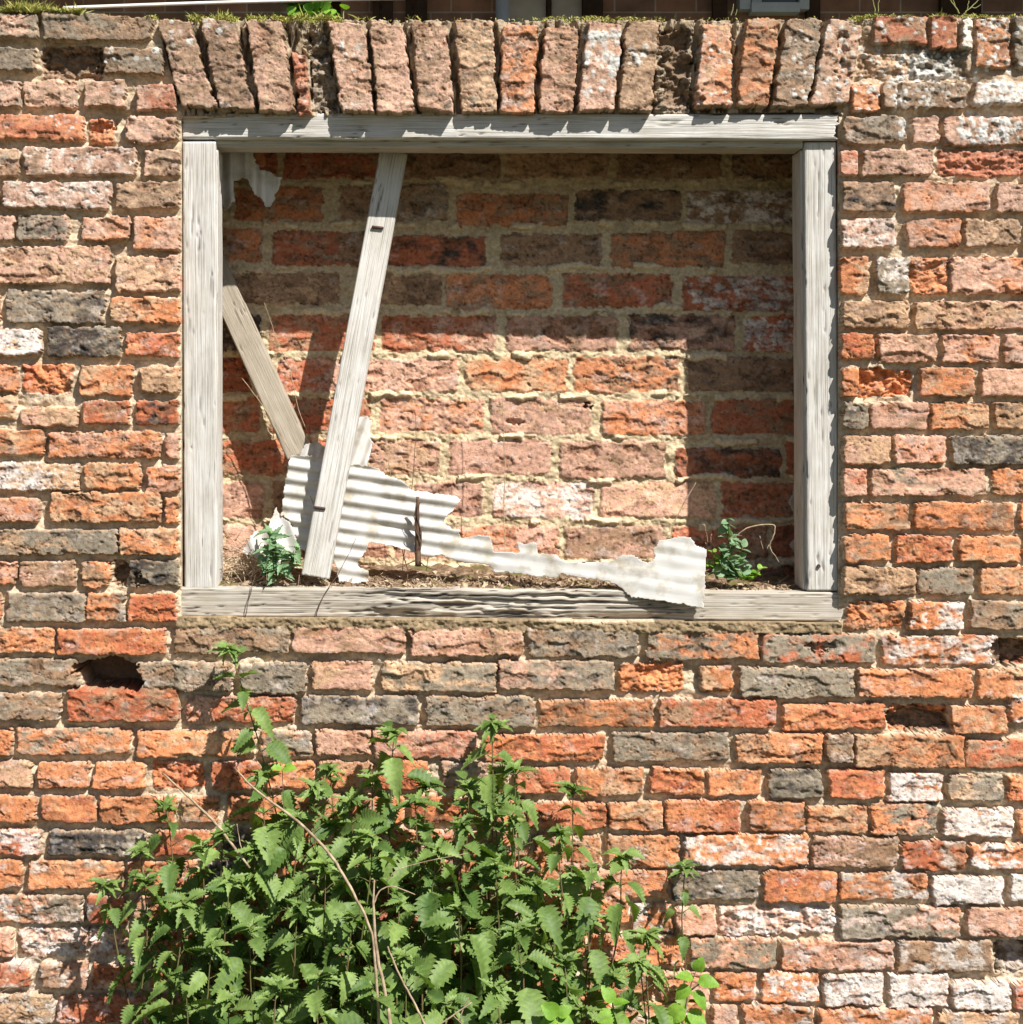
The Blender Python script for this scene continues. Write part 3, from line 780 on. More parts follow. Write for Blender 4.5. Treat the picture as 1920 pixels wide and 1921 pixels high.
# ------------------------------------------------------------------ corrugated sheets
def inpoly(x, y, poly):
    c = np.zeros(x.shape, bool); n = len(poly); j = n-1
    for i in range(n):
        xi_, yi_ = poly[i]; xj, yj = poly[j]
        c ^= ((yi_ > y) != (yj > y)) & (x < (xj-xi_)*(y-yi_)/(yj-yi_+1e-9)+xi_); j = i
    return c
def sheet(name, poly, depthf, ang, pitch, amp, thick=1.6, step=1.6, seed=3, jag=2.0, label=None, parent=None, holes=()):
    poly = np.array(poly, float); lo = poly.min(0)-3; hi = poly.max(0)+3
    gx = np.arange(lo[0], hi[0], step); gy = np.arange(lo[1], hi[1], step)
    X, Y = np.meshgrid(gx, gy)
    jx = fbm(X/9, Y/9, seed, 3)*jag; jy = fbm(X/9, Y/9, seed+7, 3)*jag
    m = inpoly(X+jx, Y+jy, poly)
    for h in holes: m &= ~inpoly(X+jx, Y+jy, h)
    ca, sa = math.cos(ang), math.sin(ang)
    v = -X*sa+Y*ca; u = X*ca+Y*sa
    A = amp(X, Y) if callable(amp) else amp
    d = depthf(X, Y)+A*np.sin(2*math.pi*v/pitch)+fbm(X/60, Y/60, seed+3, 2)*3
    f = (CD+d)/CD
    Pw = np.stack([((CX+(X-CX)*f)-960)*S, d*S, (GZ-(CY+(Y-CY)*f))*S], -1)
    cell = m[:-1, :-1] & m[1:, :-1] & m[:-1, 1:] & m[1:, 1:]
    used, F = grid_faces(len(gy), len(gx), cell)
    V1 = Pw.reshape(-1, 3)[used]; n = len(V1)
    V2 = V1+np.array([0, thick*S, 0])
    # boundary walls
    e = np.vstack([F[:, [0, 1]], F[:, [1, 2]], F[:, [2, 3]], F[:, [3, 0]]])
    key = np.minimum(e[:, 0], e[:, 1]).astype(np.int64)*n+np.maximum(e[:, 0], e[:, 1])
    uq, inv, cnt = np.unique(key, return_inverse=True, return_counts=True)
    be = e[cnt[inv] == 1]
    side = np.stack([be[:, 0], be[:, 0]+n, be[:, 1]+n, be[:, 1]], -1)
    Fa = np.vstack([F, F[:, ::-1]+n, side])
    g = np.stack([u.ravel()[used]*S, v.ravel()[used]*S, np.zeros(n)], -1)
    org = V1.min(0) if parent is None else np.array(parent.location)
    o = mk(name, np.vstack([V1, V2])-org, Fa, M_PLAST, parent, True, {"guv": np.vstack([g, g])})
    if parent is None: o.location = tuple(org)
    return o
main = [(545,853),(588,855),(612,862),(648,867),(690,873),(713,881),(728,892),(745,896),(763,905),(770,918),(800,922),(859,930),(866,938),(853,955),(846,962),(833,978),(848,990),(862,994),(865,1008),(900,1004),(921,1004),
 (928,1034),(975,1036),(967,1015),(985,1020),(1006,1015),(1010,1036),(1042,1039),(1059,1053),(1110,1054),(1148,1051),(1165,1042),(1180,1039),(1197,1045),(1210,1054),(1222,1054),(1228,1044),(1224,1030),(1236,1014),(1275,1006),(1297,1008),(1307,1022),
 (1326,1029),(1322,1142),(1272,1133),(1225,1126),(1183,1121),(1169,1107),(1144,1092),(1090,1084),(1049,1078),(1045,1085),(1006,1082),(967,1075),(925,1073),(921,1064),(900,1057),(868,1057),(827,1042),(800,1046),(777,1037),(740,1026),(693,1018),
 (687,1037),(669,1060),(693,1070),(692,1092),(660,1096),(634,1092),(631,1060),(618,1040),(600,1030),(580,1034),(560,1030),(552,1005),(544,978),(527,967),(530,943),(534,908),(541,867)]
sh = sheet("corrugated_sheet", main, lambda X, Y: 122-0.095*(X-545)-0.17*(Y-860)+0.05*np.maximum(0, 1180-X)*0, 0.145, 25.5,
           lambda X, Y: (3.2-2.7*sstep(830, 1000, X))*(1+0.5*fbm(X/90, Y/50, 402, 2)), seed=5, jag=3)
tag(sh, "torn white corrugated plastic sheet lying along the sill and hanging over its front", "corrugated sheet")
sh = sheet("corrugated_sheet", [(649,872),(655,830),(667,783),(690,780),(699,790),(694,818),(701,830),(690,878)]+[(640,880),(600,872),(562,862),(563,850),(573,832),(597,828),(615,842),(640,835)],
           lambda X, Y: 150-0.2*(Y-800), 1.9, 22, 3.0, seed=9, jag=2)
tag(sh, "small upright shard of white corrugated plastic showing behind the pale plank", "plastic shard")
sh = sheet("corrugated_sheet", [(519,950),(527,967),(545,980),(556,1000),(560,1034),(545,1050),(520,1062),(490,1050),(454,1036),(466,1012),(477,996),(499,998),(505,980),(512,966)],
           lambda X, Y: 92-0.25*(Y-950)+0.2*(X-454), 1.25, 40, 5.0, seed=12, jag=3.5)
tag(sh, "torn dull white plastic flap behind the leafy weed at the left end of the sill", "plastic flap")
sh = sheet("corrugated_sheet", [(405,262),(478,262),(474,278),(480,300),(490,318),(505,320),(518,330),(531,333),(526,352),(518,366),(517,378),(508,388),(499,391),(493,378),(488,370),(478,368),(470,350),(464,337),(455,334),(446,340),(440,338),(440,360),(443,378),(436,382),(430,392),(425,397),(418,390),(412,372),(405,372)],
           lambda X, Y: 150+0*X, math.pi/2-0.02, 30, 5.0, seed=15, jag=2.5)
tag(sh, "grey torn remnant of corrugated plastic hanging in the top left corner", "corrugated sheet remnant")
sh = sheet("corrugated_sheet", [(1500,880),(1491,896),(1487,925),(1478,942),(1486,958),(1494,978),(1497,1003),(1485,1015),(1480,1022),(1488,1036),(1500,1042),(1520,1040),(1520,880)],
           lambda X, Y: 150+0*X, math.pi/2, 30, 3.0, seed=18, jag=1.5)
tag(sh, "narrow white plastic sliver poking out behind the right side post", "plastic sliver")
bb = Bag()
for k in range(1):
    pts = [P(475, 262, 190), P(478, 285, 188), P(488, 305, 190), P(497, 312, 192)]
    bb.tube(pts, [0.016, 0.020, 0.016, 0.004], 9)
o = bb.build("brick_stub", m_plain("rusty_orange_brick", (0.5, 0.2, 0.09), (0.3, 0.12, 0.06), 60, bs=1, bd=.01), None)
tag(o, "orange lump of broken brick wedged in the top left corner of the opening", "broken brick")

# ------------------------------------------------------------------ soil and litter on the sill
gx = np.arange(400, 1530, 5.0); gd = np.arange(34, 256, 7.0)
Xg, Dg = np.meshgrid(gx, gd)
hump = 10*sstep(560, 760, Xg)*sstep(1180, 900, Xg)+5*sstep(1150, 1350, Xg)+6*sstep(520, 420, Xg)
hgt = (Dg-34)/220*14+hump*np.sin(np.clip((Dg-34)/130, 0, 1)*math.pi*0.6)+fbm(Xg/30, Dg/30, 301, 4)*9
hgt = np.where(Dg < 45, hgt*0.3-3, hgt)
baseY = 1106+0.009*(Xg-400)
Vs = np.stack([(Xg-960)*S, Dg*S, (GZ-(baseY-hgt))*S], -1).reshape(-1, 3)
used, F = grid_faces(len(gd), len(gx), np.ones((len(gd)-1, len(gx)-1), bool))
o = mk("soil", Vs, F[:, ::-1], M_SOIL, None, True)
tag(o, "dark mossy soil lodged on the sill", None, None, "stuff")
def soilz(x, d):
    ix = np.clip(((x-400)/5).astype(int), 0, len(gx)-1); iy = np.clip(((d-34)/7).astype(int), 0, len(gd)-1)
    return (baseY-hgt)[iy, ix]
rr = np.random.RandomState(5)
lit = Bag()
for k in range(1500):
    if k % 5 < 3: x = rr.uniform(640, 1180)
    elif k % 5 == 3: x = rr.uniform(415, 640)
    else: x = rr.uniform(1180, 1500)
    d = 36+abs(rr.normal(0, 55)); d = min(d, 235)
    z = soilz(np.array([x]), np.array([d]))[0]
    c = W(x, z-rr.uniform(0, 4), d); l = rr.uniform(3, 11)*S; a_ = rr.uniform(0, 6.28); tl = rr.normal(0, 0.5)
    dr = np.array([math.cos(a_)*math.cos(tl), math.sin(a_)*math.cos(tl), math.sin(tl)])
    if rr.rand() < 0.45:
        pts = [c, c+dr*l+np.array([0, 0, 2*S]), c+dr*l*2.2+rr.normal(0, 2, 3)*S]
        lit.tube(pts, [0.0008, 0.0006, 0.0003], 4, rr.uniform(0, 1))
    else:
        e = np.cross(dr, rr.normal(0, 1, 3)); e /= np.linalg.norm(e)+1e-9; up = np.cross(dr, e)
        V_ = [c-dr*l, c+e*l*0.5+up*l*0.3, c+dr*l, c-e*l*0.5+up*l*0.3, c]
        lit.add(V_, [np.array([(0, 1, 4), (1, 2, 4), (2, 3, 4), (3, 0, 4)])], rr.uniform(0, 1)**1.5)
for k in range(130):
    x = rr.uniform(430, 1490); d = 34+abs(rr.normal(0, 45)); d = min(d, 230); z = soilz(np.array([x]), np.array([d]))[0]; q = rr.uniform(1.5, 5.5)*S*(1.6 if rr.rand() < 0.12 else 1)
    c = W(x, z-1, d); v = rr.normal(0, 1, (6, 3))*0.25+np.array([(1, 0, 0), (-1, 0, 0), (0, 1, 0), (0, -1, 0), (0, 0, .8), (0, 0, -.8)])
    lit.add(c+v*q, [np.array([(0, 2, 4), (2, 1, 4), (1, 3, 4), (3, 0, 4), (2, 0, 5), (1, 2, 5), (3, 1, 5), (0, 3, 5)])], rr.uniform(0.5, 1))
o = lit.build("leaf_litter", M_LITTER)
tag(o, "dead leaves, stalks and crumbs scattered along the back of the sill", None, None, "stuff")
# dry grass heap in the left corner
lit = Bag()
for k in range(170):
    x = rr.uniform(414, 500); d = rr.uniform(45, 170); z = rr.uniform(1035, 1098)-0.35*(500-x)*rr.rand()
    c = W(x, z, d); dr = np.array([rr.uniform(-1, 1), rr.uniform(-.4, .4), rr.uniform(-.8, .5)]); dr /= np.linalg.norm(dr)
    l = rr.uniform(14, 40)*S
    lit.tube([c, c+dr*l+np.array([0, 0, 5*S]), c+dr*l*1.8], [0.0009, 0.0007, 0.0004], 4, rr.uniform(0.5, 1))
o = lit.build("dry_grass", M_LITTER); tag(o, "tangled dry grass heaped in the left corner of the sill", None, None, "stuff")

def twig(name, paths, label, cat, mat_=M_DRY, origin=None):
    """each path: list of (px,py,d,radius px)"""
    b = Bag()
    for p in paths:
        q = np.array(p, float); n = len(q); t = np.linspace(0, n-1, (n-1)*5+1)
        q = np.stack([np.interp(t, np.arange(n), q[:, i]) for i in range(4)], -1)
        for _ in range(2): q[1:-1, :3] = (q[:-2, :3]+2*q[1:-1, :3]+q[2:, :3])/4
        q[:, 0] += rr.normal(0, 0.5, len(q))
        b.tube([P(*r[:3]) for r in q], q[:, 3]*S, 6)
    org = P(*paths[0][0][:3])
    o = b.build(name, mat_, None, True, origin=org); o.location = tuple(org)
    tag(o, label, cat)
    return o
twig("dead_stump", [[(785, 1062, 62, 6.5), (784, 1020, 60, 5.5), (783, 980, 58, 5), (785, 932, 57, 3)], [(788, 1055, 60, 2), (791, 1000, 55, 1.6), (780, 960, 52, 1), (790, 940, 54, 0.8)],
     [(779, 1040, 56, 1.5), (792, 1020, 52, 1.2), (777, 985, 53, 1), (781, 945, 52, 0.8)], [(785, 1050, 58, 1.4), (800, 1064, 52, 1), (822, 1070, 48, 0.8)], [(784, 1050, 60, 1.4), (760, 1060, 55, 1), (745, 1066, 52, 0.7)]],
     "dead upright woody stump standing on the middle of the sill", "dead stem", M_TWIG)
twig("dead_grass", [[(755, 1070, 80, 0.9), (765, 990, 110, 0.8), (775, 900, 130, 0.7), (782, 800, 140, 0.6), (778, 770, 145, 0.5)]], "thin dark stem rising left of the dead stump", "dry stem", M_TWIG)
twig("dead_grass", [[(765, 1070, 80, 0.9), (748, 1000, 110, 0.8), (738, 930, 120, 0.7), (728, 850, 130, 0.6), (722, 800, 135, 0.4)], [(738, 930, 120, .5), (722, 880, 122, .4)]], "hair-thin dry stem bending left in front of the tan brick", "dry stem", M_DRY)
twig("dead_grass", [[(950, 1072, 90, 0.9), (946, 990, 130, 0.8), (948, 870, 150, 0.8), (944, 760, 160, 0.6), (936, 690, 165, 0.5)], [(948, 900, 150, .6), (960, 850, 148, .4)], [(944, 780, 158, .5), (934, 740, 158, .4)]], "tall hair-thin dry stem in front of the middle of the infill wall", "dry stem", M_DRY)
twig("dead_grass", [[(800, 1070, 85, 0.8), (815, 980, 120, 0.7), (822, 900, 130, 0.6), (815, 850, 132, 0.5), (835, 905, 130, .4)]], "hair-thin dry stem rising right of the dead stump", "dry stem", M_DRY)
twig("dead_grass", [[(1250, 1050, 110, 1.0), (1262, 985, 130, 0.9), (1285, 940, 135, 1.0), (1306, 905, 138, 0.5)]], "dry grass stem rising at an angle near the shadow edge on the infill wall", "dry stem", M_DRY)
twig("dead_grass", [[(1374, 1012, 80, 1.1), (1400, 990, 75, 1.3), (1430, 984, 70, 1.3), (1455, 984, 70, 1.4), (1452, 1005, 72, 1.3), (1443, 1022, 72, 1.2), (1447, 1034, 72, 1.0), (1462, 1055, 70, 0.7)],
     [(1443, 1022, 72, .9), (1438, 1030, 72, .6)], [(1425, 1005, 90, .8), (1432, 1035, 90, .7)]], "pale wiry dry stalk arched over beside the sill weed on the right", "dry stalk", M_DRY)
twig("dead_grass", [[(604, 990, 60, 0.7), (560, 870, 150, 0.8), (500, 770, 170, 0.9), (455, 710, 175, 0.6)]], "straw-coloured stem slanting across the short brown plank", "dry stem", M_DRY)
twig("dead_grass", [[(590, 840, 170, .7), (560, 770, 190, .7), (545, 690, 200, 0.8), (520, 640, 205, 0.7), (497, 568, 208, 0.5)]], "thin curved dry stem rising above the short brown plank", "dry stem", M_DRY)
twig("dead_twig", [[(460, 1160, 12, 1.0), (473, 1100, 14, 0.8), (480, 1078, 20, .5)]], "thin dark twig lying over the sill below the grey-green weed", "twig", M_TWIG)
twig("dead_twig", [[(593, 1156, 12, 1.0), (605, 1120, 12, .9), (640, 1070, 20, .7), (668, 1010, 30, .5)]], "thin dark twig lying over the sill just right of the pale plank foot", "twig", M_TWIG)

# ------------------------------------------------------------------ leaves
def leaf_template(nt=9, w=0.34, teeth=True, droop=0.35, fold=0.22, heart=True, quilt=0.02):
    """unit-length leaf along +X, width along Y, normal +Z; returns V,F,tone"""
    K = 2*nt+1; t = np.linspace(0, 1, K)
    base = (np.sin(np.pi*np.clip(t, 0, 1)**0.62)**0.9)*w if heart else np.sin(np.pi*t**0.85)**0.75*w
    base[0] = 0.0; base[-1] = 0
    V = []; T = []
    cols = (-1, -0.55, 0, 0.55, 1)
    for i in range(K):
        th = 1.0
        xs_ = t[i]
        for c in cols:
            hw = base[i]
            x = xs_; y = c*hw
            if abs(c) == 1 and 0 < i < K-1:
                if teeth:
                    if i % 2 == 1: y = c*hw*1.18; x = xs_+0.06
                    else: y = c*hw*0.80; x = xs_-0.01
            if abs(c) >= 0.5: x -= 0.10*abs(c)*(1-xs_)*(1 if heart else 0.2)      # heart-shaped base
            z = fold*abs(y)+(quilt if (i % 2 == 0) else -quilt)*(1 if abs(c) in (0.55,) else 0.3 if abs(c) == 1 else 0)
            z -= droop*xs_**2
            V.append((x, y, z)); T.append(0.15 if c == 0 else (0.6 if i % 2 else 0.3))
    V = np.array(V); F = []
    for i in range(K-1):
        for j in range(4):
            a_ = i*5+j; F.append((a_, a_+5, a_+6, a_+1))
    return V, np.array(F), np.array(T)
TPL = [leaf_template(9, 0.33, droop=d_, fold=f_, quilt=q_) for d_, f_, q_ in ((0.3, 0.45, 0.03), (0.6, 0.3, 0.034), (0.2, 0.6, 0.028), (0.8, 0.45, 0.032))]
TPS = [leaf_template(6, 0.22, droop=0.6, fold=0.5, quilt=0.03), leaf_template(6, 0.16, droop=0.3, fold=0.6, quilt=0.02)]
TPO = [leaf_template(8, 0.40, teeth=False, heart=False, droop=0.3, fold=0.35, quilt=0.03), leaf_template(8, 0.36, teeth=False, heart=False, droop=0.5, fold=0.25, quilt=0.032)]
TPR = [leaf_template(4, 0.45, teeth=False, heart=False, droop=0.2, fold=0.15, quilt=0.01)]
def put_leaf(bag, tpl, o, dr, up, L, tone=0.5, roll=0.0, wx=1.0):
    V_, F_, T_ = tpl
    dr = dr/np.linalg.norm(dr); sd_ = np.cross(up, dr); sd_ /= np.linalg.norm(sd_)+1e-9; nn = np.cross(dr, sd_)
    if roll:
        c, s_ = math.cos(roll), math.sin(roll); sd_, nn = c*sd_+s_*nn, -s_*sd_+c*nn
    Vw = o+L*(V_[:, :1]*dr+V_[:, 1:2]*sd_*wx+V_[:, 2:3]*nn)
    bag.add(Vw, [F_], np.clip(T_*0.7+tone-0.1, 0, 1))

def nettle(tip, base_x, d_base, label, group=None, nodes=9, lmax=62, seed=0, bend=0.0, top_frac=0.95, tuft=True, first=0.0):
    r = np.random.RandomState(seed+1000)
    T = P(*tip)
    B = np.array([(base_x-960)*S, d_base*S, 0.0])
    L = np.linalg.norm(T-B)
    mid = (T+B)/2+np.array([bend*L, r.uniform(-0.02, 0.02), 0])
    t = np.linspace(0, 1, 26)[:, None]
    C = (1-t)**2*B+2*t*(1-t)*mid+t*t*T
    C += np.stack([np.interp(t[:, 0], np.linspace(0, 1, 7), r.normal(0, 0.006, 7)), np.interp(t[:, 0], np.linspace(0, 1, 7), r.normal(0, 0.005, 7)), np.zeros(26)], -1)*np.minimum(1, 4*(1-t))
    root = empty("nettle", B); lmax *= 1.04; Lp_ = L/S; first = max(0.0, min(0.45, 200/Lp_)); nodes = int(max(6, (Lp_*(1-first))/43))
    tag(root, label, "nettle", group)
    sb = Bag(); lb = Bag()
    sb.tube(C, np.linspace(0.0030, 0.0011, 26), 6)
    # leaf nodes: spacing shrinks towards the tip
    fr_ = first+(1-first)*(1-(1-np.linspace(0.04, 0.985, nodes))**1.5)
    az_ = r.uniform(0, 3.14)
    for i, f in enumerate(fr_):
        k = f*25; i0 = min(int(k), 24); p = C[i0]+(C[i0+1]-C[i0])*(k-i0)
        ax = C[i0+1]-C[i0]; ax /= np.linalg.norm(ax)
        rel = (1-f)
        Ll = lmax*S*min(1.0, 0.44+4.5*rel)*r.uniform(0.6, 1.2)
        az_ += math.pi/2+r.normal(0, 0.25)
        for sgn in (0, math.pi):
            a_ = az_+sgn+r.normal(0, 0.2)
            out = np.array([math.cos(a_), math.sin(a_), 0])
            el = r.uniform(-0.25, 0.35)+0.5*f**3
            pd = out*math.cos(el)+np.array([0, 0, math.sin(el)+0.1])
            pl = Ll*r.uniform(0.25, 0.5)
            q = p+pd*pl
            sb.tube([p, p+pd*pl*0.5+np.array([0, 0, pl*0.06]), q], [0.0010, 0.0009, 0.0008], 4)
            dn = r.uniform(0.05, 0.85) if rel > 0.06 else r.uniform(-0.6, 0.2)
            dr = out*math.cos(dn)-np.array([0, 0, math.sin(dn)])
            up = np.array([0, 0, 1.0])+out*math.sin(dn)*1.0+np.array([0.25, -0.35, 0.1])+r.normal(0, 0.12, 3)
            put_leaf(lb, TPL[r.randint(4)], q, dr, up, Ll, tone=(r.uniform(0.0, 0.6)+0.15*f) if r.rand() < 0.93 else 0.95, roll=r.normal(0, 0.35), wx=r.uniform(0.72, 1.15))
        if r.rand() < 0.55 and 0.3 < f < 0.95:     # young side shoot in the axil
            for _ in range(3):
                a_ = r.uniform(0, 6.28); dr = np.array([math.cos(a_), math.sin(a_), r.uniform(-0.2, 1.0)])
                put_leaf(lb, TPS[r.randint(2)], p, dr, np.array([0, -0.3, 1.0]), Ll*r.uniform(0.3, 0.6), tone=r.uniform(0.3, 0.8))
    if tuft:
        for _ in range(14):
            a_ = r.uniform(0, 6.28); dr = np.array([math.cos(a_), math.sin(a_), r.uniform(-0.5, 1.2)])
            put_leaf(lb, TPS[r.randint(2)], C[-1]-np.array([0, 0, r.uniform(0, 0.012)]), dr, np.array([0.2, -0.5, 1.0]), r.uniform(0.018, 0.042), tone=r.uniform(0.35, 0.9))
    sb.build("stem", M_STEM, root, True, origin=B)
    lb.build("foliage", M_NETTLE, root, True, origin=B)
    return root

G = "stinging nettles growing against the wall"
named = [
 ((432, 1215, -60), 660, -120, "tallest stinging nettle stem, leaning up to just under the left of the sill", 13, 50, 0.05),
 ((312, 1510, -70), 420, -120, "stinging nettle with a pale curled tip left of the slanting dry stalk", 9, 50, 0.02),
 ((262, 1590, -90), 400, -150, "small-leaved nettle at the upper left edge of the clump", 9, 42, -0.02),
 ((200, 1655, -90), 380, -150, "nettle drooping furthest left over the orange bricks", 9, 40, -0.05),
 ((490, 1450, -80), 560, -130, "nettle with a fuzzy pale top crossed by the long dry stalk", 10, 56, 0.0),
 ((740, 1370, -80), 720, -120, "nettle whose spreading top stands midway between the left pale and dark bricks", 11, 62, 0.0),
 ((925, 1355, -60), 900, -110, "nettle with the highest tip right of centre, below the middle of the sill", 11, 56, 0.01),
 ((880, 1470, -110), 840, -150, "dense-topped nettle just below the high central tip", 10, 60, 0.0),
 ((1075, 1478, -60), 1000, -100, "nettle with bare purplish stem at the clump's upper right", 8, 54, 0.03),
 ((1050, 1560, -130), 1010, -160, "broad-leaved nettle with drooping leaves at the right shoulder of the clump", 9, 66, 0.0),
 ((1168, 1605, -90), 1130, -110, "nettle with four open leaves in a cross at the clump's right edge", 8, 58, 0.0),
 ((1285, 1625, -40), 1250, -60, "thin wispy nettle stem standing furthest right", 8, 34, 0.0),
 ((1215, 1750, -110), 1170, -130, "nettle with hanging leaves in the lower right of the clump", 7, 60, 0.0),
 ((620, 1440, -60), 640, -110, "nettle rising left of centre behind the dry stalk", 10, 50, 0.0),
 ((840, 1880, -330), 830, -330, "nettle with a star of pointed leaves at the bottom centre", 5, 66, 0.0),
]
for i, (tip, bx, bd, lab, nn_, lm, bend) in enumerate(named):
    nettle(tip, bx, bd, lab, G, nn_, lm, i, bend)
fill = {
 "leafy nettle in the left part of the clump": [(275, 1650, -110), (420, 1560, -110), (380, 1590, -120), (345, 1690, -160), (300, 1730, -110), (430, 1650, -180), (480, 1590, -130), (400, 1770, -240), (470, 1740, -210), (350, 1830, -200), (430, 1870, -300)],
 "leafy nettle in the middle of the clump": [(590, 1475, -100), (700, 1455, -80), (800, 1470, -80), (870, 1540, -140), (560, 1530, -120), (660, 1500, -110), (700, 1570, -170), (610, 1620, -190), (780, 1500, -130), (820, 1590, -190), (560, 1700, -230), (660, 1720, -260), (750, 1690, -260), (600, 1830, -330), (700, 1850, -340), (520, 1850, -300), (860, 1700, -250), (760, 1790, -310)],
 "leafy nettle in the right part of the clump": [(965, 1440, -70), (930, 1510, -110), (1110, 1640, -120), (1200, 1800, -140), (960, 1530, -140), (930, 1620, -190), (1010, 1660, -170), (970, 1740, -230), (1100, 1720, -150), (1060, 1800, -220), (930, 1850, -300), (1150, 1830, -190), (1090, 1890, -270)],
}
k = 100
for lab, tips in fill.items():
    for tip in tips:
        nettle(tip, tip[0]+rr.uniform(-40, 40), tip[2]-rr.uniform(0, 40), lab, G+": "+lab.split(" in ")[1], 8 if tip[1] < 1700 else 6, rr.uniform(54, 68), k, rr.uniform(-0.03, 0.03)); k += 1
# back row, shaded, filling the gap to the wall
for x in range(360, 1160, 62):
    ytip = 1600+140*abs((x-720)/400)**1.5+rr.uniform(-30, 60)
    nettle((x+rr.uniform(-15, 15), ytip, -35), x, -45, "shaded nettle close against the bricks behind the clump", G+": back row", 9, rr.uniform(50, 60), k, 0.0); k += 1

# bright saplings at the foot
def sapling(paths, leaves, label, mat_=M_BRIGHT, tpls=TPO, seed=0, rad=2.2):
    r = np.random.RandomState(seed); sb = Bag(); lb = Bag()
    root = empty("tree_seedling", P(*paths[0][0])); tag(root, label, "seedling")
    for p in paths: sb.tube([P(*q) for q in p], np.linspace(rad, rad*0.4, len(p))*S, 6)
    for (x, y_, d_, ang, L, tn) in leaves:
        dr = np.array([math.cos(ang), r.uniform(-0.5, 0.0), math.sin(ang)])
        up = np.array([0.25, -0.8, 0.9])+r.normal(0, 0.15, 3)
        put_leaf(lb, tpls[r.randint(len(tpls))], P(x, y_, d_), dr, up, L*0.8*S*r.uniform(0.75, 1.05), tn, r.normal(0, 0.2), 1.15)
    sb.build("stem", M_TWIG if mat_ is M_BRIGHT else M_STEM, root, True, origin=root.location); lb.build("foliage", mat_, root, True, origin=root.location)
    return root
sapling([[(1040, 2080, -330), (1045, 1980, -320), (1046, 1905, -310)]],
        [(1046, 1905, -310, 2.4, 52, 0.5), (1046, 1905, -310, 0.7, 42, 0.6), (1046, 1912, -310, 3.3, 52, 0.8), (1046, 1915, -310, -0.2, 42, 0.7), (1046, 1920, -312, -1.6, 50, 0.6), (1046, 1930, -312, 3.7, 50, .4)],
        "bright lime green seedling at the bottom centre of the photo", seed=2)
sapling([[(1270, 2060, -150), (1280, 1920, -140), (1292, 1860, -135), (1306, 1820, -130)], [(1292, 1860, -135), (1320, 1840, -130)]],
        [(1306, 1822, -130, 1.2, 38, 0.4), (1300, 1835, -132, 2.6, 42, 0.7), (1310, 1840, -130, 0.2, 48, 0.5), (1296, 1852, -135, 3.5, 40, 0.6), (1300, 1860, -134, -0.6, 46, 0.4),
         (1285, 1890, -138, 3.6, 52, 0.8), (1290, 1900, -138, -0.4, 50, 0.7), (1280, 1920, -140, 3.0, 55, 0.8), (1284, 1915, -140, 0.2, 60, 0.6)],
        "young seedling with small rounded ribbed leaves right of the nettles", seed=5)
sapling([[(1160, 2060, -230), (1158, 1950, -225), (1150, 1880, -220)]],
        [(1150, 1880, -220, 2.0, 44, 0.7), (1150, 1885, -220, 0.6, 40, 0.6), (1152, 1900, -220, 3.4, 42, 0.8), (1153, 1910, -220, -0.4, 46, 0.5)],
        "small yellow-green seedling between the nettles and the ribbed seedling", seed=8)
sapling([[(548, 2050, -140), (540, 1700, -120), (530, 1440, -100)]],
        [(530, 1440, -100, 2.9, 30, 0.9), (531, 1445, -100, 0.4, 34, 0.9), (535, 1520, -105, -0.5, 30, 0.9), (540, 1530, -100, 2.5, 26, .8)],
        "thin yellow-green shoot among the top leaves on the left", seed=9, rad=1.6)

# weeds on the sill
def weed(cx, cy, d, lab, spec, seed, m=M_GREY, stem=M_STEM):
    r = np.random.RandomState(seed); root = empty("sill_weed", P(cx, cy, d)); tag(root, lab, "weed")
    sb = Bag(); lb = Bag()
    for (dx, dy, n, L, tset) in spec:
        A = P(cx, cy, d); B = P(cx+dx, cy-dy, d-r.uniform(0, 20)); mid = (A+B)/2+np.array([dx*0.15*S, -0.01, 0.01])
        t = np.linspace(0, 1, 8)[:, None]; C = (1-t)**2*A+2*t*(1-t)*mid+t*t*B
        sb.tube(C, np.linspace(1.9, 0.9, 8)*S, 5)
        for i in range(n):
            f = 0.25+0.75*i/max(1, n-1); k_ = f*7; i0 = min(int(k_), 6); p = C[i0]+(C[i0+1]-C[i0])*(k_-i0)
            a_ = r.uniform(0, 6.28); dr = np.array([math.cos(a_), -0.4+0.6*math.sin(a_), r.uniform(-0.4, 0.9)])
            put_leaf(lb, tset[r.randint(len(tset))], p, dr, np.array([0.3, -0.7, 1.0])+r.normal(0, .2, 3), L*S*r.uniform(0.7, 1.2), r.uniform(0.1, 0.9), r.normal(0, 0.4))
    sb.build("stem", stem, root, True, origin=root.location); lb.build("foliage", m, root, True, origin=root.location)
    return root
weed(522, 1093, 44, "grey-green leafy weed growing at the foot of the pale plank, left end of the sill",
     [(-15, 95, 18, 32, TPS+TPL[:1]), (38, 62, 13, 26, TPS+TPL[:1]), (-5, 70, 12, 28, TPL[:2]), (-30, 55, 7, 20, TPL[:2]), (8, 45, 8, 24, TPS), (28, 30, 6, 20, TPS), (-20, 25, 6, 22, TPL[:2])], 3)
weed(1366, 1092, 60, "grey-green weed with round leaves standing right of the hanging plastic sheet",
     [(0, 118, 22, 19, TPR+TPS), (8, 90, 14, 18, TPR+TPS), (-15, 70, 10, 16, TPR), (28, 66, 9, 18, TPR), (36, 30, 7, 17, TPR), (12, 40, 9, 18, TPR), (-12, 30, 7, 18, TPR), (22, 12, 7, 18, TPR)], 4)
weed(1345, 1085, 66, "small bright green weed tucked between the plastic sheet and the grey-green weed",
     [(-8, 52, 9, 13, TPR+TPS), (-16, 30, 8, 13, TPR+TPS), (10, 60, 8, 12, TPR+TPS)], 6, M_BRIGHT)
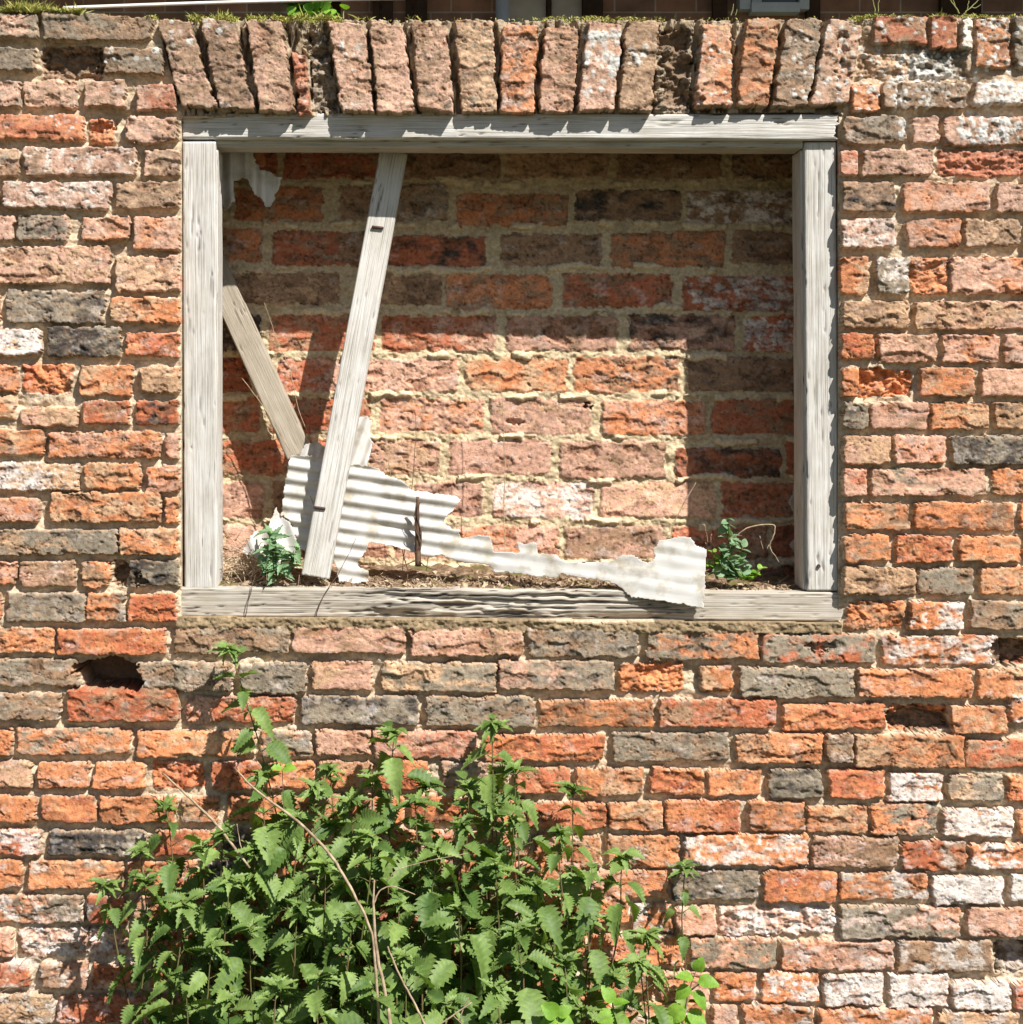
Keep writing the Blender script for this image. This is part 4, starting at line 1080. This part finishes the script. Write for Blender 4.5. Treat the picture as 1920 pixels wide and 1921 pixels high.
weed(1408, 1088, 58, "low bright green rosette at the right foot of the grey-green weed",
     [(-10, 10, 6, 18, TPR), (8, 12, 5, 16, TPR), (20, 22, 4, 12, TPR)], 7, M_BRIGHT)
twig("dead_grass", [[(1325, 1040, 70, .5), (1328, 1010, 70, .5), (1322, 986, 70, .4)], [(1332, 1050, 72, .5), (1334, 1005, 72, .4)], [(1322, 986, 70, 1.4), (1320, 984, 70, 1.2)], [(1334, 1005, 72, 1.3), (1335, 1002, 72, 1)], [(1326, 1022, 70, 1.3), (1324, 1018, 70, 1)]], "tiny seed-headed stem beside the right edge of the plastic sheet", "dry stem", M_DRY)

# ------------------------------------------------------------------ dead stalks in front of the nettles
twig("dead_stalk", [[(305, 1450, -20, 1.6), (350, 1490, -60, 2.2), (410, 1548, -110, 2.6), (440, 1590, -140, 2.6), (470, 1628, -160, 1.8)], [(445, 1545, -130, .9), (450, 1575, -130, 1.0), (455, 1598, -140, 1.0)]], "pale straight dead stalk slanting across the bricks at the left", "dead stalk")
twig("dead_stalk", [[(440, 1440, -120, 1.0), (480, 1482, -170, 2.0), (560, 1540, -230, 2.6), (620, 1600, -280, 2.8), (650, 1650, -310, 2.6), (685, 1715, -330, 2.4), (702, 1760, -340, 2.4), (712, 1920, -345, 2.8), (714, 2040, -350, 3)]], "long pale dead stalk curving down through the nettles", "dead stalk")
twig("dead_stalk", [[(703, 1650, -330, 1.2), (700, 1700, -335, 2.2), (706, 1780, -340, 3.0), (722, 1860, -345, 3.2), (735, 1930, -350, 3.6), (745, 2040, -355, 4)], [(700, 1700, -335, 1.5), (712, 1670, -335, 1.2), (735, 1660, -335, 1.0), (780, 1678, -335, 0.9)], [(725, 1655, -335, .8), (745, 1630, -330, .8), (800, 1615, -320, .7), (880, 1600, -300, .5)]], "brown woody dead stalk with crooked side twigs in the nettles", "dead stalk", M_DRY)
twig("dead_stalk", [[(727, 1775, -350, 1.4), (750, 1830, -355, 1.8), (775, 1875, -360, 1.9), (800, 1925, -365, 2.1), (830, 2010, -370, 2.2)]], "short dead stalk slanting down right of the brown woody stalk", "dead stalk", M_DRY)
twig("dead_stalk", [[(820, 1925, -370, 1.4), (850, 1905, -372, 1.4), (885, 1880, -375, 1.0)], [(862, 1925, -370, 1.2), (866, 1900, -372, 1), (880, 1870, -374, .7)], [(850, 1905, -372, .8), (872, 1925, -372, .8)]], "pale dry grass tuft at the bottom centre", "dry tuft", M_DRY)
twig("dead_grass", [[(5, 1860, -40, .5), (45, 1800, -60, .7), (90, 1770, -60, .5), (150, 1765, -50, .4)], [(30, 1800, -50, .6), (32, 1740, -50, .6), (35, 1712, -50, .4)], [(-20, 1870, -60, .6), (60, 1835, -60, .5), (120, 1740, -60, .4)]], "wispy dry stems in front of the whitened bricks at the lower left", "dry stem", M_DRY)
# off-picture bramble to the right of the sun side casting the dapple at the lower left is the clump itself

# ------------------------------------------------------------------ growth on the wall top
mb = Bag()
for kx in range(10000):
    u = rr.rand()
    if u < 0.34: x = rr.uniform(-10, 150)
    elif u < 0.66: x = rr.uniform(270, 640)
    elif u < 0.74: x = rr.uniform(1000, 1250)
    elif u < 0.86: x = rr.uniform(1600, 1720)
    elif u < 0.94: x = rr.uniform(1740, 1920)
    else: x = rr.uniform(0, 1930)
    dn_ = float(perlin(np.array([x/34.0]), np.array([2.5]), 5)[0])
    if dn_+rr.uniform(-0.12, 0.12) < (-0.6 if x < 150 else -0.35): continue
    yt = float(np.interp(x, xs, ytop[0])); d = rr.uniform(-2, 45)**1.0
    hgt_ = rr.uniform(4, 11)*(0.8+1.3*max(0, dn_))*(1.5 if x < 150 else 1.0)*(1.0 if x < 700 else 0.6)
    if rr.rand() < 0.06: hgt_ *= 2.0
    c = W(x, yt+1, max(d, 1)); dr = np.array([rr.normal(0, 0.8), rr.normal(-0.2, 0.5), 0.9]); dr /= np.linalg.norm(dr)
    sd_ = np.cross(dr, rr.normal(0, 1, 3)); sd_ /= np.linalg.norm(sd_); ww = rr.uniform(0.5, 1.4)*S
    p2_ = c+dr*hgt_*S*0.6; p3_ = c+dr*hgt_*S+np.array([rr.normal(0, 2), rr.normal(0, 2), -1])*S
    mb.add([c-sd_*ww, c+sd_*ww, p2_+sd_*ww*.8, p2_-sd_*ww*.8, p3_], [np.array([(0, 1, 2, 3)]), np.array([(3, 2, 4)])], rr.rand())
o = mb.build("moss_and_grass", M_MOSS); tag(o, "yellow-green moss and short grass growing along the wall top", None, None, "stuff")
def top_weed(x, paths, lab):
    twig("wall_top_weed", paths, lab, "weed", m_plain("weed_stem", (0.25, 0.30, 0.10), (0.3, 0.26, 0.12), 40))
top_weed(1800, [[(1800, 26, 25, 1.2), (1792, 12, 24, 1), (1783, 1, 24, .8), (1778, -8, 24, .6)], [(1792, 12, 24, .8), (1788, -2, 24, .6)], [(1808, 26, 25, 1.2), (1822, 14, 25, 1), (1834, 2, 25, .8), (1841, -5, 25, .6)], [(1822, 14, 25, .8), (1830, 16, 25, .7), (1840, 9, 25, .5)], [(1815, 20, 25, .8), (1817, 2, 25, .6)]], "forked wiry green weed on the wall top at the right")
top_weed(1642, [[(1642, 24, 20, 1), (1640, 10, 20, .8), (1636, -2, 20, .6)], [(1648, 24, 20, 1), (1647, 8, 20, .7), (1650, 0, 20, .6)]], "pair of thin upright stems on the wall top right of the arch")
top_weed(1375, [[(1372, 30, 20, .9), (1374, 20, 20, .8), (1377, 8, 20, .5)], [(1380, 30, 20, .8), (1383, 18, 20, .5)]], "single thin grass stem on the wall top above the arch")

# ------------------------------------------------------------------ ground and the house behind
gr = Bag(); 
gg = 60; gxx = np.linspace(-60, 60, gg); gyy = np.linspace(-60, 60, gg)
XX, YY = np.meshgrid(gxx, gyy)
ZZ = np.where(YY > 0.3, 0.0, 0.0)-0.004+0*XX
used, F = grid_faces(gg, gg, np.ones((gg-1, gg-1), bool))
o = mk("ground", np.stack([XX, YY, ZZ], -1).reshape(-1, 3), F[:, ::-1], M_GROUND); tag(o, "grassy earth at the foot of the wall", None, None, "structure")
hd = 5.6/S
def HX(px): return P(px, 15, hd)[0]
HY = 5.6; 
zs = P(0, 15, hd)[2]
def HZ(py): return P(0, py, hd)[2]
house = empty("brick_house", (HX(1000), HY, 0)); tag(house, "shaded dark brick house showing above the wall top", "house")
hb = Bag(); hb.box((-5.5, HY, 0), (HX(545), HY+4, 4.6)); hb.box((HX(640), HY, 0), (7.5, HY+4, 4.6)); hb.box((HX(545), HY+0.9, 0), (HX(640), HY+4, 4.6))
hb.build("wall", M_HOUSE, house, False, origin=house.location)
rb = Bag(); V_ = [(-5.8, HY-1.0, 4.15), (7.8, HY-1.0, 4.15), (7.8, HY+2.2, 5.9), (-5.8, HY+2.2, 5.9), (-5.8, HY-1.0, 4.28), (7.8, HY-1.0, 4.28), (7.8, HY+2.2, 6.03), (-5.8, HY+2.2, 6.03)]
rb.add(V_, [np.array([(0,3,2,1),(4,5,6,7),(0,1,5,4),(1,2,6,5),(2,3,7,6),(3,0,4,7)])]); rb.build("shading_roof", M_ROOF, house, False, origin=house.location)  # unseen roof, deep eaves added to keep the house front in shade
def hpost(x0, x1, nm, m_, pr=0.06, z0=0.0, z1=4.2):
    b = Bag(); b.box((HX(x0), HY-pr, z0), (HX(x1), HY-0.004, z1)); return b.build(nm, m_, house, False, origin=house.location)
for x0, x1 in ((700, 712), (718, 738), (762, 772), (778, 802), (1026, 1034), (1092, 1130), (1335, 1362), (1510, 1535), (1760, 1835)):
    hpost(x0, x1, "timber_post", M_DARK, 0.05)
hpost(955, 1024, "rendered_panel", m_plain("dull_render", (0.55, 0.50, 0.43), (0.42, 0.37, 0.31), 5), 0.02)
hpost(1034, 1091, "rendered_panel", m_plain("dull_render_two", (0.50, 0.45, 0.39), (0.38, 0.33, 0.28), 5), 0.015)
pb = Bag(); x_ = HX(942); pb.tube([(x_, HY-0.09, 0), (x_, HY-0.09, 2), (x_, HY-0.09, 4.2)], [0.04]*3, 10); pb.build("drainpipe", M_PIPE, house, True, origin=house.location)
wf = Bag()
x0, x1 = HX(1383), HX(1512); zt = 4.05; zb = HZ(24)
wf.box((x0, HY-0.08, zb), (HX(1403), HY-0.004, zt)); wf.box((HX(1406), HY-0.07, zb), (HX(1424), HY-0.004, zt)); wf.box((HX(1494), HY-0.08, zb), (x1, HY-0.004, zt)); wf.box((HX(1403)+0.002, HY-0.10, zb-0.02), (HX(1494)-0.002, HY-0.004, HZ(13)))
win = wf.build("window", M_PAINT, house, False, origin=house.location)
gb = Bag(); gb.box((HX(1424)+0.002, HY-0.04, HZ(13)), (HX(1494)-0.002, HY-0.006, zt)); gp = gb.build("pane", M_GLASS, win, False, origin=house.location)
# shrub seen in the gap
sbg = Bag(); c0 = P(588, 12, (HY-2.2)/S)
for _ in range(900):
    q = c0+rr.normal(0, 1, 3)*np.array([0.055, 0.10, 0.30]); put_leaf(sbg, TPR[0], q, rr.normal(0, 1, 3), np.array([0, -0.5, 1.0]), 0.05, rr.rand())
shr = empty("garden_shrub", (c0[0], c0[1], 0)); tag(shr, "sunlit bright green shrub glimpsed over the wall beside the house", "shrub")
sbg.build("foliage", M_BRIGHT, shr, True, origin=shr.location)
tb = Bag(); tb.tube([(c0[0], c0[1], 0), (c0[0]+.03, c0[1], 1.5), (c0[0], c0[1], c0[2])], [0.04, 0.03, 0.015], 7); tb.build("trunk", M_TWIG, shr, True, origin=shr.location)
# pale cable slung behind the wall
cb = Bag(); t = np.linspace(0, 1, 30)
cpts = [P(120+t_*640, 14.5-18*t_-2*math.sin(math.pi*t_)+1, 380/1.0+200*t_) for t_ in t]
cb.tube(cpts, 0.0042, 8); o = cb.build("cable", M_CABLE); tag(o, "pale cable slung behind the wall top at the upper left", "cable")
